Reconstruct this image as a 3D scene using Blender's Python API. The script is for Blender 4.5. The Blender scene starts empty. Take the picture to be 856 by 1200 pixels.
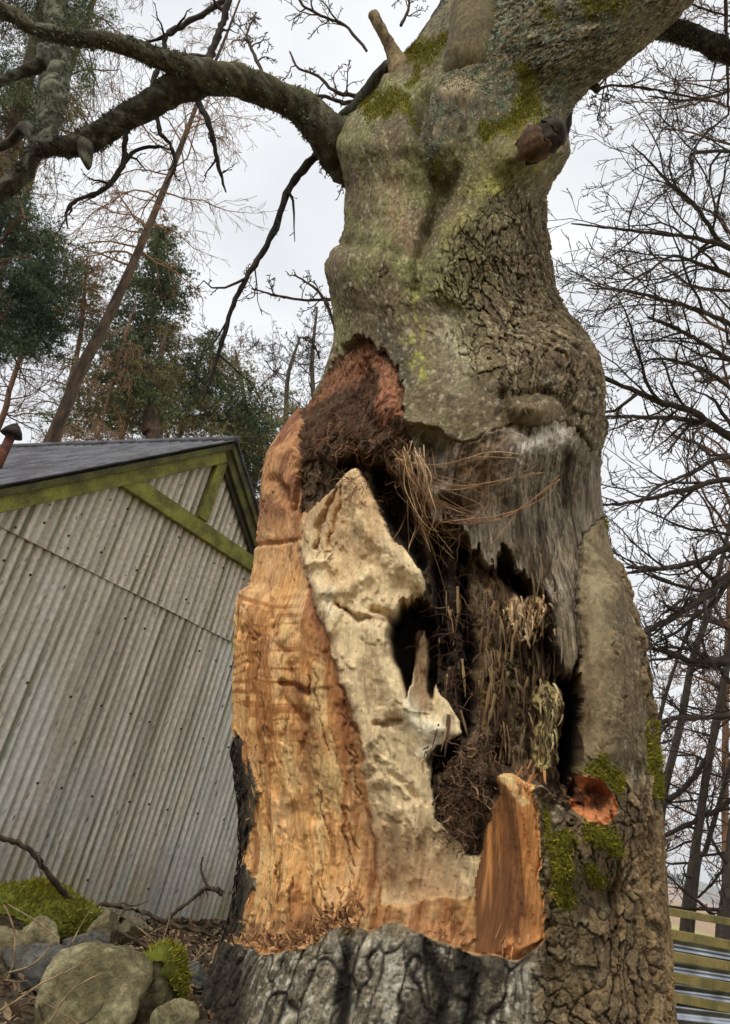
import bpy, math, random
import numpy as np
from mathutils import Vector, Matrix, Euler

# ------------------------------------------------------------------ camera
F, CX, CY = 906.0, 428.0, 600.0
PITCH, ROLL = math.radians(20.7), math.radians(15)
FW = np.array([0, math.cos(PITCH), math.sin(PITCH)])
_r0 = np.array([1., 0, 0]); _u0 = np.array([0, -math.sin(PITCH), math.cos(PITCH)])
RT = math.cos(ROLL) * _r0 + math.sin(ROLL) * _u0
UP = -math.sin(ROLL) * _r0 + math.cos(ROLL) * _u0
CAM = np.array([0, 0, 1.4])
scene = bpy.context.scene
cam = bpy.data.cameras.new('camera'); co = bpy.data.objects.new('camera', cam)
scene.collection.objects.link(co)
M = Matrix(((RT[0], UP[0], -FW[0], CAM[0]), (RT[1], UP[1], -FW[1], CAM[1]), (RT[2], UP[2], -FW[2], CAM[2]), (0, 0, 0, 1)))
co.matrix_world = M
cam.sensor_fit = 'VERTICAL'; cam.sensor_height = 24; cam.lens = 24 * F / 1200
cam.clip_start = 0.05; cam.clip_end = 9000
scene.camera = co

# ------------------------------------------------------------------ world, sun, exposure
SUN_EL, SUN_AZ = math.radians(48), math.radians(-140)     # azimuth measured from +Y (view) towards +X
world = bpy.data.worlds.new('World'); scene.world = world; world.use_nodes = True
nt = world.node_tree; nt.nodes.clear()
def wn(t, **k):
    n = nt.nodes.new(t)
    for a, b in k.items(): setattr(n, a, b)
    return n
out = wn('ShaderNodeOutputWorld'); bg = wn('ShaderNodeBackground')
sky = wn('ShaderNodeTexSky', sky_type='NISHITA', sun_disc=False, sun_elevation=SUN_EL, sun_rotation=SUN_AZ)
tc = wn('ShaderNodeTexCoord'); mp = wn('ShaderNodeMapping')
mp.inputs['Scale'].default_value = (1.0, 1.0, 2.6); mp.inputs['Rotation'].default_value = (0.2, 0.3, 0.5)
nz = wn('ShaderNodeTexNoise'); nz.inputs['Scale'].default_value = 2.1; nz.inputs['Detail'].default_value = 6; nz.inputs['Roughness'].default_value = 0.5
nz.inputs['Distortion'].default_value = 0.5
rmp = wn('ShaderNodeValToRGB')
rmp.color_ramp.elements[0].position = 0.33; rmp.color_ramp.elements[0].color = (6.6, 6.8, 7.05, 1)
rmp.color_ramp.elements[1].position = 0.68; rmp.color_ramp.elements[1].color = (8.8, 8.95, 9.1, 1)
mx = wn('ShaderNodeMix', data_type='RGBA'); mx.inputs[0].default_value = 0.93     # closed overcast over the clear sky
L = nt.links.new
L(tc.outputs['Generated'], mp.inputs['Vector']); L(mp.outputs[0], nz.inputs['Vector']); L(nz.outputs[0], rmp.inputs[0])
L(sky.outputs[0], mx.inputs[6]); L(rmp.outputs[0], mx.inputs[7]); L(mx.outputs[2], bg.inputs[0]); L(bg.outputs[0], out.inputs[0])
bg.inputs[1].default_value = 0.10
sl = bpy.data.lights.new('sun', 'SUN'); sl.energy = 1.5; sl.angle = math.radians(13); sl.color = (1, 0.95, 0.87)
so = bpy.data.objects.new('sun', sl); scene.collection.objects.link(so)
_sd = Vector((math.sin(SUN_AZ) * math.cos(SUN_EL), math.cos(SUN_AZ) * math.cos(SUN_EL), math.sin(SUN_EL)))
so.rotation_euler = _sd.to_track_quat('Z', 'Y').to_euler()
scene.view_settings.view_transform = 'Standard'; scene.view_settings.look = 'None'
scene.view_settings.exposure = 0.36; scene.view_settings.gamma = 1; scene.view_settings.use_curve_mapping = False
scene.render.engine = 'CYCLES'
scene.cycles.max_bounces = 6; scene.cycles.diffuse_bounces = 4; scene.cycles.glossy_bounces = 2

# ------------------------------------------------------------------ helpers
COL = scene.collection
def ray(x, y): return FW + RT * ((x - CX) / F) - UP * ((y - CY) / F)
def atY(x, y, Y):
    d = ray(x, y); return CAM + d * (Y / d[1])
def atD(x, y, D): return CAM + ray(x, y) * D
def proj(P):
    v = np.asarray(P) - CAM; t = v @ FW
    return CX + F * (v @ RT) / t, CY - F * (v @ UP) / t
def lin(c):
    c = np.asarray(c, float) / 255.0
    return np.where(c <= 0.04045, c / 12.92, ((c + 0.055) / 1.055) ** 2.4)
KA = 1.22                      # real-world albedo of a tone seen under this sky
def alb(r, g, b, k=1.0): return np.minimum(lin((r, g, b)) * KA * k, 0.8)
def tag(o, label=None, cat=None, group=None, kind=None):
    if label: o['label'] = label
    if cat: o['category'] = cat
    if group: o['group'] = group
    if kind: o['kind'] = kind
    return o
def empty(name, loc, label, cat, group=None):
    o = bpy.data.objects.new(name, None); COL.objects.link(o); o.location = tuple(loc)
    o.empty_display_size = 0.2
    bpy.context.view_layer.update()
    return tag(o, label, cat, group)
def mk(name, V, Fs, mat, parent=None, col=None, smooth=True):
    """V (n,3) world; Fs list of int arrays (m,k)."""
    V = np.asarray(V, float)
    if parent is not None: V = V - np.array(parent.matrix_world.translation)
    me = bpy.data.meshes.new(name)
    Fs = [np.asarray(f, np.int32) for f in Fs if len(f)]
    me.vertices.add(len(V)); me.vertices.foreach_set('co', V.astype(np.float32).ravel())
    nl = sum(f.size for f in Fs); npoly = sum(len(f) for f in Fs)
    me.loops.add(nl); me.polygons.add(npoly)
    me.loops.foreach_set('vertex_index', np.concatenate([f.ravel() for f in Fs]))
    tot = np.concatenate([np.full(len(f), f.shape[1], np.int32) for f in Fs])
    st = np.concatenate([[0], np.cumsum(tot)[:-1]]).astype(np.int32)
    me.polygons.foreach_set('loop_start', st); me.polygons.foreach_set('loop_total', tot)
    me.polygons.foreach_set('use_smooth', np.full(npoly, smooth, bool))
    if col is not None:
        ca = me.color_attributes.new('Col', 'FLOAT_COLOR', 'POINT')
        c4 = np.ones((len(V), 4), np.float32); c4[:, :3] = col
        ca.data.foreach_set('color', c4.ravel())
    me.update(calc_edges=True); me.validate()
    if mat: me.materials.append(mat)
    o = bpy.data.objects.new(name, me); COL.objects.link(o)
    if parent is not None: o.parent = parent
    return o
class MB:
    def __init__(s): s.V = []; s.F = []; s.n = 0; s.C = []
    def add(s, V, Fs, c=None):
        V = np.asarray(V, float); s.V.append(V)
        for f in Fs:
            if len(f): s.F.append(np.asarray(f) + s.n)
        s.n += len(V)
        if c is not None: s.C.append(np.tile(np.asarray(c, float), (len(V), 1)) if np.ndim(c) == 1 else c)
    def box(s, c, ax, ay, az, col=None, bev=0.0):
        c, ax, ay, az = map(lambda q: np.asarray(q, float), (c, ax, ay, az))
        # box with chamfered edges: 24 vertices
        if bev <= 0:
            V = [c + i * ax + j * ay + k * az for i in (-1, 1) for j in (-1, 1) for k in (-1, 1)]
            s.add(V, [[(0, 1, 3, 2), (4, 6, 7, 5), (0, 4, 5, 1), (2, 3, 7, 6), (0, 2, 6, 4), (1, 5, 7, 3)]], col); return
        la, lb, lc = np.linalg.norm(ax), np.linalg.norm(ay), np.linalg.norm(az)
        ia, ib, ic = 1 - bev / la, 1 - bev / lb, 1 - bev / lc
        V = []; idx = {}
        for i in (-1, 1):
            for j in (-1, 1):
                for k in (-1, 1):
                    for t, q in enumerate(((i, j * ib, k * ic), (i * ia, j, k * ic), (i * ia, j * ib, k))):
                        idx[(i, j, k, t)] = len(V); V.append(c + q[0] * ax + q[1] * ay + q[2] * az)
        q4 = []; t3 = []
        for i in (-1, 1):
            q4.append([idx[(i, -1, -1, 0)], idx[(i, 1, -1, 0)], idx[(i, 1, 1, 0)], idx[(i, -1, 1, 0)]])
            q4.append([idx[(-1, i, -1, 1)], idx[(1, i, -1, 1)], idx[(1, i, 1, 1)], idx[(-1, i, 1, 1)]])
            q4.append([idx[(-1, -1, i, 2)], idx[(1, -1, i, 2)], idx[(1, 1, i, 2)], idx[(-1, 1, i, 2)]])
            for j in (-1, 1):
                q4.append([idx[(i, j, -1, 0)], idx[(i, j, 1, 0)], idx[(i, j, 1, 1)], idx[(i, j, -1, 1)]])
                q4.append([idx[(i, -1, j, 0)], idx[(i, 1, j, 0)], idx[(i, 1, j, 2)], idx[(i, -1, j, 2)]])
                q4.append([idx[(-1, i, j, 1)], idx[(1, i, j, 1)], idx[(1, i, j, 2)], idx[(-1, i, j, 2)]])
                for k in (-1, 1): t3.append([idx[(i, j, k, 0)], idx[(i, j, k, 1)], idx[(i, j, k, 2)]])
        s.add(V, [q4, t3], col)
    def build(s, name, mat, parent=None, smooth=True):
        F4 = [f for f in s.F if f.shape[1] == 4]; F3 = [f for f in s.F if f.shape[1] == 3]; FO = [f for f in s.F if f.shape[1] > 4]
        Fs = ([np.concatenate(F4)] if F4 else []) + ([np.concatenate(F3)] if F3 else []) + FO
        return mk(name, np.concatenate(s.V), Fs, mat, parent, np.concatenate(s.C) if s.C else None, smooth)
def tube(pts, rad, sides=6, cap=True, rough=0.0, seed=0):
    P = np.asarray(pts, float); n = len(P); R = np.broadcast_to(np.asarray(rad, float), (n,))
    T = np.empty_like(P); T[1:-1] = P[2:] - P[:-2]; T[0] = P[1] - P[0]; T[-1] = P[-1] - P[-2]
    T /= np.linalg.norm(T, axis=1)[:, None] + 1e-12
    ref = np.array([0.31, 0.17, 0.93]) if abs(T[0] @ np.array([0.31, 0.17, 0.93])) < 0.9 else np.array([1., 0, 0])
    A = np.cross(T, ref); A /= np.linalg.norm(A, axis=1)[:, None] + 1e-9
    B = np.cross(T, A)
    a = np.arange(sides) * 2 * math.pi / sides
    RR = R[:, None] * np.ones(sides)
    if rough > 0:
        rs = np.random.RandomState(seed); RR = RR * (1 + rough * rs.uniform(-1, 1, RR.shape))
    V = P[:, None, :] + RR[..., None] * (np.cos(a)[None, :, None] * A[:, None, :] + np.sin(a)[None, :, None] * B[:, None, :])
    i = np.arange(n - 1)[:, None] * sides; j = np.arange(sides)[None, :]; j2 = (j + 1) % sides
    Q = np.stack([i + j, i + j2, i + sides + j2, i + sides + j], -1).reshape(-1, 4)
    V = V.reshape(-1, 3); Fs = [Q]
    if cap: Fs += [np.arange(sides)[::-1][None, :], (np.arange(sides) + (n - 1) * sides)[None, :]]
    return V, Fs
def spline(pts, n):
    """Catmull-Rom resample of rows of numbers."""
    P = np.asarray(pts, float); m = len(P)
    if m == 2: return P[0] + (P[1] - P[0]) * np.linspace(0, 1, n)[:, None]
    Q = np.vstack([2 * P[0] - P[1], P, 2 * P[-1] - P[-2]])
    t = np.linspace(0, m - 1 - 1e-9, n); k = t.astype(int); f = (t - k)[:, None]
    a, b, c, d = Q[k], Q[k + 1], Q[k + 2], Q[k + 3]
    return 0.5 * (2 * b + (c - a) * f + (2 * a - 5 * b + 4 * c - d) * f ** 2 + (3 * b - a - 3 * c + d) * f ** 3)
# --- numpy noise
_rs = np.random.RandomState(7); _PT = _rs.permutation(4096).astype(np.int64); _VT = _rs.uniform(-1, 1, 4096)
def _h(i, j, k=0): return _PT[(_PT[(_PT[i & 4095] + j) & 4095] + k) & 4095]
def vn(u, v, s=0):
    iu = np.floor(u).astype(np.int64); iv = np.floor(v).astype(np.int64); fu = u - iu; fv = v - iv
    fu = fu * fu * fu * (fu * (fu * 6 - 15) + 10); fv = fv * fv * fv * (fv * (fv * 6 - 15) + 10)
    a = _VT[_h(iu, iv, s)]; b = _VT[_h(iu + 1, iv, s)]; c = _VT[_h(iu, iv + 1, s)]; d = _VT[_h(iu + 1, iv + 1, s)]
    return (a + (b - a) * fu) * (1 - fv) + (c + (d - c) * fu) * fv
def fbm(u, v, o=4, s=0, g=0.5):
    r = 0; a = 1; t = 0
    for k in range(o):
        r = r + a * vn(u + 17.3 * k, v + 9.1 * k, s + k * 31); t += a; a *= g; u = u * 2.03; v = v * 2.03
    return r / t
def worley(u, v, s=0, jit=0.9):
    iu = np.floor(u).astype(np.int64); iv = np.floor(v).astype(np.int64)
    f1 = np.full(u.shape, 9.0); f2 = f1.copy(); cid = np.zeros(u.shape)
    for a in (-1, 0, 1):
        for b in (-1, 0, 1):
            h = _h(iu + a, iv + b, s)
            px = iu + a + 0.5 + 0.5 * jit * _VT[h]; py = iv + b + 0.5 + 0.5 * jit * _VT[(h * 7 + 13) & 4095]
            d = np.hypot(px - u, py - v)
            m = d < f1
            f2 = np.where(m, f1, np.minimum(f2, d)); cid = np.where(m, _VT[(h * 3 + 5) & 4095], cid); f1 = np.where(m, d, f1)
    return f1, f2, cid
def ss(a, b, x):
    t = np.clip((x - a) / (b - a), 0, 1); return t * t * (3 - 2 * t)
def ter(x, k, e=.65):
    y = x * k; f = np.floor(y); return (f + ss(e, 1, y - f)) / k
def polymask(X, Y, poly, soft=2.0):
    """soft mask, 1 inside."""
    P = np.asarray(poly, float); out = np.zeros(X.shape); mg = soft * 1.5 + 1
    bb = (X > P[:, 0].min() - mg) & (X < P[:, 0].max() + mg) & (Y > P[:, 1].min() - mg) & (Y < P[:, 1].max() + mg)
    if not bb.any(): return out
    x = X[bb]; y = Y[bb]; d = np.full(x.shape, 1e9); ins = np.zeros(x.shape, bool)
    for i in range(len(P)):
        a = P[i]; b = P[(i + 1) % len(P)]; e = b - a; wx = x - a[0]; wy = y - a[1]
        t = np.clip((wx * e[0] + wy * e[1]) / (e @ e + 1e-9), 0, 1)
        d = np.minimum(d, np.hypot(wx - e[0] * t, wy - e[1] * t))
        if abs(b[1] - a[1]) > 1e-9:
            c = ((a[1] > y) != (b[1] > y)) & (x < (b[0] - a[0]) * (y - a[1]) / (b[1] - a[1]) + a[0]); ins ^= c
    sd = np.where(ins, d, -d); out[bb] = ss(-soft, soft, sd); return out
def stroke(X, Y, pts, w, sharp=False):
    """gaussian falloff round a polyline; w may vary along it (list)."""
    P = np.asarray(pts, float); W = np.broadcast_to(np.asarray(w, float), (len(P),)); out = np.zeros(X.shape); mg = W.max() * 3
    bb = (X > P[:, 0].min() - mg) & (X < P[:, 0].max() + mg) & (Y > P[:, 1].min() - mg) & (Y < P[:, 1].max() + mg)
    if not bb.any(): return out
    x = X[bb]; y = Y[bb]; best = np.zeros(x.shape)
    if len(P) == 1: best = np.exp(-((x - P[0, 0]) ** 2 + (y - P[0, 1]) ** 2) / W[0] ** 2)
    for i in range(len(P) - 1):
        a = P[i]; e = P[i + 1] - a
        t = np.clip(((x - a[0]) * e[0] + (y - a[1]) * e[1]) / (e @ e + 1e-9), 0, 1)
        d = np.hypot(x - a[0] - e[0] * t, y - a[1] - e[1] * t); ww = W[i] + (W[i + 1] - W[i]) * t
        q = ss(1.25, 0.75, d / ww) if sharp else np.exp(-(d / ww) ** 2)
        best = np.maximum(best, q)
    out[bb] = best; return out

# ------------------------------------------------------------------ materials
def material(name, col=None, rough=0.9, attr=False, nscale=20, namp=0.25, bscale=60, bstr=0.3, bdist=0.01, stretch=(1, 1, 1), col2=None,
             mscale=3, metal=0.0, spec=0.3, detail=6, coord='Object', sharp=(0.4, 0.6), grit=None):
    m = bpy.data.materials.new(name); m.use_nodes = True; t = m.node_tree; N = t.nodes; b = N['Principled BSDF']
    b.inputs['Roughness'].default_value = rough; b.inputs['Metallic'].default_value = metal
    b.inputs['Specular IOR Level'].default_value = spec
    tcn = N.new('ShaderNodeTexCoord'); mpn = N.new('ShaderNodeMapping'); mpn.inputs['Scale'].default_value = stretch
    t.links.new(tcn.outputs[coord], mpn.inputs['Vector'])
    n1 = N.new('ShaderNodeTexNoise'); n1.inputs['Scale'].default_value = nscale; n1.inputs['Detail'].default_value = detail
    t.links.new(mpn.outputs[0], n1.inputs['Vector'])
    mr = N.new('ShaderNodeMapRange'); mr.inputs['From Min'].default_value = 0.3; mr.inputs['From Max'].default_value = 0.7
    mr.inputs['To Min'].default_value = 1 - namp; mr.inputs['To Max'].default_value = 1 + namp
    t.links.new(n1.outputs[0], mr.inputs['Value'])
    if attr:
        a = N.new('ShaderNodeAttribute'); a.attribute_name = 'Col'; src = a.outputs['Color']
    elif col2 is not None:
        n2 = N.new('ShaderNodeTexNoise'); n2.inputs['Scale'].default_value = mscale; n2.inputs['Detail'].default_value = 8; n2.inputs['Roughness'].default_value = 0.6
        t.links.new(mpn.outputs[0], n2.inputs['Vector'])
        r = N.new('ShaderNodeValToRGB'); r.color_ramp.elements[0].position = sharp[0]; r.color_ramp.elements[1].position = sharp[1]
        r.color_ramp.elements[0].color = (*col, 1); r.color_ramp.elements[1].color = (*col2, 1)
        t.links.new(n2.outputs[0], r.inputs[0]); src = r.outputs[0]
    else:
        rgb = N.new('ShaderNodeRGB'); rgb.outputs[0].default_value = (*col, 1); src = rgb.outputs[0]
    vm = N.new('ShaderNodeVectorMath'); vm.operation = 'SCALE'
    gout = None
    if grit:                                  # fine grain or grit: (scale, amplitude, stretch)
        mp2 = N.new('ShaderNodeMapping'); mp2.inputs['Scale'].default_value = grit[2]; mp2.inputs['Rotation'].default_value = (0.05, 0.2, 0); t.links.new(tcn.outputs[coord], mp2.inputs['Vector'])
        ng = N.new('ShaderNodeTexNoise'); ng.inputs['Scale'].default_value = grit[0]; ng.inputs['Detail'].default_value = 4; ng.inputs['Roughness'].default_value = 0.7; ng.inputs['Distortion'].default_value = 0.4
        t.links.new(mp2.outputs[0], ng.inputs['Vector']); mg = N.new('ShaderNodeMapRange'); mg.inputs['From Min'].default_value = 0.36; mg.inputs['From Max'].default_value = 0.62
        mg.inputs['To Min'].default_value = 1 - grit[1]; mg.inputs['To Max'].default_value = 1 + grit[1] * .75; t.links.new(ng.outputs[0], mg.inputs['Value'])
        mm = N.new('ShaderNodeMath'); mm.operation = 'MULTIPLY'; t.links.new(mr.outputs[0], mm.inputs[0]); t.links.new(mg.outputs[0], mm.inputs[1]); mr = mm; gout = ng.outputs[0]
    t.links.new(src, vm.inputs[0]); t.links.new(mr.outputs[0], vm.inputs['Scale']); t.links.new(vm.outputs[0], b.inputs['Base Color'])
    if bstr > 0:
        n3 = N.new('ShaderNodeTexNoise'); n3.inputs['Scale'].default_value = bscale; n3.inputs['Detail'].default_value = 5; n3.inputs['Roughness'].default_value = 0.65
        t.links.new(mpn.outputs[0], n3.inputs['Vector'])
        bp = N.new('ShaderNodeBump'); bp.inputs['Strength'].default_value = bstr; bp.inputs['Distance'].default_value = bdist
        t.links.new(gout if gout is not None else n3.outputs[0], bp.inputs['Height']); t.links.new(bp.outputs[0], b.inputs['Normal'])
    return m


# ================================================================== THE OLD TREE: one swept surface, cut into its parts
EL = np.array([(-330, 650), (-200, 590), (-110, 555), (-40, 530), (0, 518), (30, 497), (60, 474), (95, 452), (120, 425), (140, 398), (170, 388), (190, 397), (220, 404), (260, 400), (290, 388), (310, 383), (340, 385),
  (370, 391), (400, 386), (440, 374), (470, 353), (500, 328), (530, 308), (560, 301), (600, 299), (650, 296), (690, 288), (720, 276), (745, 270), (800, 267), (860, 268), (900, 271), (950, 277), (1000, 279),
  (1050, 270), (1090, 263), (1120, 252), (1150, 240), (1200, 223), (1260, 205), (1400, 150), (1600, 60), (1900, -90)], float)
ER = np.array([(-330, 1010), (-200, 930), (-110, 880), (-40, 830), (0, 800), (20, 785), (40, 764), (60, 742), (80, 716), (95, 694), (120, 670), (150, 655), (180, 646), (200, 640), (230, 632), (260, 634), (300, 640), (340, 646),
  (370, 656), (400, 672), (440, 690), (480, 699), (520, 702), (560, 702), (600, 706), (650, 716), (700, 733), (745, 745), (800, 755), (850, 759), (900, 763), (1000, 767), (1100, 773), (1200, 781), (1300, 800),
  (1450, 850), (1650, 930), (1900, 1050)], float)
rows = np.concatenate([np.linspace(-330, -12, 60, endpoint=False), np.arange(-12, 1212, 1.22), np.linspace(1213, 1800, 50)])
def _prof(E, y):
    x = np.interp(y, E[:, 0], E[:, 1]); k = np.ones(9) / 9
    yy = np.linspace(-340, 1910, 2251); xx = np.interp(yy, E[:, 0], E[:, 1]); xx = np.convolve(np.pad(xx, 6, 'edge'), np.ones(13) / 13, 'valid')
    return np.interp(y, yy, xx)
xl, xr = _prof(EL, rows), _prof(ER, rows)
YAX = np.interp(rows, [-330, 0, 300, 500, 1200, 1800], [2.5, 2.42, 2.36, 2.34, 2.34, 2.34])
cx_ = (xl + xr) / 2
D = np.array([FW + RT * ((x - CX) / F) - UP * ((y - CY) / F) for x, y in zip(cx_, rows)])
SC = YAX / D[:, 1]; CEN = CAM + D * SC[:, None]; RAD = (xr - xl) / 2 * SC / F
Tn = np.gradient(CEN, axis=0); Tn /= np.linalg.norm(Tn, axis=1)[:, None]
kk = np.ones(41) / 41
Tn = np.stack([np.convolve(np.pad(Tn[:, i], 20, 'edge'), kk, 'valid') for i in range(3)], 1); Tn /= np.linalg.norm(Tn, axis=1)[:, None]
Vw = CEN - CAM; Vw /= np.linalg.norm(Vw, axis=1)[:, None]
NI = Vw - (Vw @ RT)[:, None] * RT; NI /= np.linalg.norm(NI, axis=1)[:, None]
SD = np.broadcast_to(RT, NI.shape)
NF = 640
th = np.concatenate([np.radians(np.linspace(-103, 103, NF)), np.radians(np.linspace(105, 255, 54))])
NC = len(th); NR = len(rows)
RDp = RAD * 0.9 / np.sqrt(1 - np.clip((NI * Tn).sum(1), -0.8, 0.8) ** 2)
P = CEN[:, None] + SD[:, None] * (RAD * 0.962)[:, None, None] * np.sin(th)[None, :, None] - NI[:, None] * RDp[:, None, None] * np.cos(th)[None, :, None]
X, Y = proj(P.reshape(-1, 3)); X = X.reshape(NR, NC); Y = Y.reshape(NR, NC)
back = np.zeros((NR, NC), bool); back[:, NF:] = True
X[back] = 2000                                            # the far side carries plain bark
Hh = np.concatenate([[0], np.cumsum(np.linalg.norm(np.diff(CEN, axis=0), axis=1))])
A = th[None, :] * 0.56 + 0 * X; H = Hh[:, None] + 0 * X
def gridn(P):
    du = np.roll(P, -1, 1) - np.roll(P, 1, 1); dv = np.gradient(P, axis=0)
    n = np.cross(dv, du); n /= np.linalg.norm(n, axis=2)[..., None] + 1e-12; return n
Nn = gridn(P)
if (Nn[600, NF // 2] @ NI[600]) > 0: Nn = -Nn
# ---- warped design coordinates (ragged edges)
w1 = fbm(A * 26, H * 18, 4, 3); w2 = fbm(A * 26 + 50, H * 18, 4, 5)
Xw, Yw = X + 7 * w1, Y + 7 * w2
wf = vn(A * 150, H * 9, 8)                                # splintery edge: long grain
Ys = Yw + 7 * wf * ss(-0.2, 0.5, vn(A * 30, H * 9, 9)) * ss(540, 620, Yw) * ss(676, 662, X)
fib = fbm(A * 110 + 3 * fbm(A * 6, H * 4, 2, 11), H * 5, 4, 12, 0.6)       # grain
fib2 = fbm(A * 45 + 2.5 * fbm(A * 5, H * 3, 2, 13), H * 3.2, 4, 14, 0.55)
fib3 = fbm(A * 300 + 4 * fbm(A * 8, H * 6, 2, 15), H * 9, 2, 16, 0.6)
lum = fbm(A * 14, H * 10, 5, 20); lum2 = fbm(A * 40, H * 34, 4, 22); fine = fbm(A * 160, H * 150, 3, 25)

# ---- regions
P_WOUND = [(424, 396), (436, 400), (448, 412), (460, 430), (470, 448), (475, 470), (474, 492), (490, 500), (512, 505), (530, 520), (552, 520), (566, 512), (585, 505), (600, 500), (640, 498), (664, 496),
  (676, 508), (690, 524), (703, 530), (712, 560), (712, 605), (692, 625), (680, 650), (681, 700), (678, 780), (680, 840), (680, 892), (684, 915), (676, 935), (655, 940), (648, 925), (636, 918), (624, 925),
  (633, 1010), (638, 1060), (638, 1098), (628, 1112), (603, 1122), (575, 1120), (550, 1117), (515, 1104), (480, 1086), (450, 1081), (426, 1092), (402, 1086), (384, 1089), (370, 1107), (346, 1117), (325, 1114),
  (290, 1114), (272, 1104), (284, 1096), (291, 1068), (295, 1030), (288, 1012), (288, 988), (297, 965), (298, 930), (290, 900), (284, 870), (270, 858), (240, 855), (240, 520), (300, 490), (338, 474), (352, 468),
  (372, 450), (388, 428), (405, 403)]
wound = polymask(Xw, Ys, P_WOUND, 1.6)
P_HEART = [(412, 547), (422, 550), (430, 568), (444, 600), (462, 628), (484, 655), (500, 672), (497, 690), (486, 697), (470, 700), (478, 712), (492, 705), (508, 720), (514, 745), (508, 800), (516, 815), (528, 826), (540, 857),
  (520, 872), (505, 897), (502, 915), (506, 940), (502, 985), (520, 1012), (545, 1030), (520, 1052), (470, 1060), (445, 1062), (436, 1000), (430, 930), (418, 860), (400, 800), (382, 745), (364, 700), (352, 665), (346, 640), (352, 610), (366, 588), (388, 570)]
P_HEART[P_HEART.index((506, 940)):P_HEART.index((520, 1052))] = [(508, 930), (516, 962), (530, 985), (552, 1000), (566, 1004), (560, 1030), (556, 1052)]
heart = polymask(Xw, Ys, P_HEART, 1.4) * wound
P_DEAD = [(476, 480), (512, 480), (552, 480), (655, 470), (684, 490), (720, 500), (722, 560), (712, 608), (690, 627), (682, 655), (681, 700), (680, 760), (672, 792), (662, 788), (655, 760), (650, 712),
  (640, 696), (622, 676), (606, 664), (598, 644), (588, 640), (584, 676), (574, 668), (566, 640), (552, 640), (540, 620), (520, 604), (505, 606), (490, 575)]
dead = polymask(Xw, Ys + 6 * wf * ss(560, 620, Yw) * ss(676, 662, X), P_DEAD, 1.4) * wound
P_ROT = [(414, 396), (442, 400), (470, 445), (474, 492), (482, 515), (492, 575), (520, 604), (545, 625), (590, 640), (640, 690), (655, 760), (672, 795), (682, 790), (684, 900), (660, 940), (600, 905), (585, 905), (578, 950), (566, 1004), (545, 996), (520, 980), (506, 940), (503, 900), (540, 857), (512, 810), (505, 740), (500, 690), (500, 672), (450, 610), (430, 560), (414, 547), (388, 568), (366, 588), (350, 606), (346, 560), (340, 520), (352, 495), (372, 455)]
rot = polymask(Xw, Yw, P_ROT, 2) * wound * (1 - heart) * (1 - dead)
P_CALL = [(688, 640), (694, 606), (704, 585), (716, 610), (722, 660), (742, 745), (757, 830), (762, 900), (740, 930), (712, 900), (682, 880), (679, 800), (681, 700), (682, 650)]
callus = polymask(Xw, Yw, P_CALL, 2) * (1 - wound)
P_STUB = [(664, 908), (678, 903), (694, 905), (708, 916), (720, 932), (722, 950), (708, 963), (692, 966), (676, 955), (664, 938), (660, 922)]
stub = polymask(Xw, Yw, P_STUB, 1.2)
P_SPL = [(585, 900), (600, 912), (622, 935), (630, 1000), (637, 1050), (638, 1100), (600, 1118), (560, 1116), (556, 1040), (568, 1000), (577, 950)]
spl = polymask(Xw, Yw, P_SPL, 1.5) * wound * (1 - heart) 
insap = np.clip(polymask(Xw, Y, [(200, 440), (350, 440), (352, 560), (362, 640), (400, 700), (470, 1000), (520, 1010), (560, 1010), (572, 960), (576, 895), (600, 890), (646, 905), (642, 1140), (200, 1140)], 2), 0, 1)
rot = np.maximum(rot, wound * (1 - heart) * (1 - dead) * (1 - insap))
sap = wound * (1 - heart) * (1 - dead) * (1 - rot)
bark = (1 - wound) * (1 - callus) * (1 - stub)

# ---- relief (metres, outwards)
disp = np.zeros(X.shape)
def S(pts, w, amp, sharp=False):
    global disp
    disp = disp + amp * stroke(X, Y, pts, w, sharp)
# great swellings and hollows of the bole
S([(425, 320), (440, 350)], 34, 0.05); S([(640, 440), (600, 470)], 60, 0.055); S([(455, 470), (540, 470)], 40, 0.03)
S([(500, 330), (505, 420)], 30, 0.02); S([(600, 180), (560, 260)], 45, 0.05); S([(430, 190), (440, 240)], 28, 0.025)
S([(497, 110), (492, 150), (500, 195), (516, 225), (505, 262), (492, 300), (488, 340)], [7, 8, 10, 11, 9, 8, 6], -0.07); S([(545, 200), (560, 240), (530, 290), (520, 340)], 18, .03); S([(470, 200), (468, 260), (455, 300)], 16, .025)
S([(536, 200), (524, 232), (500, 275)], 7, -0.03); S([(470, 300), (430, 292), (400, 285)], 9, -0.018); S([(388, 245), (400, 280)], 12, -0.02)
S([(455, 95), (470, 130), (478, 170)], 12, 0.03); S([(590, 150), (625, 100), (612, 70)], 20, -0.03); S([(605, 30), (640, 0), (680, -60)], 60, 0.03)
S([(555, 60), (545, 120), (520, 160), (505, 190)], 26, 0.045)
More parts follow.
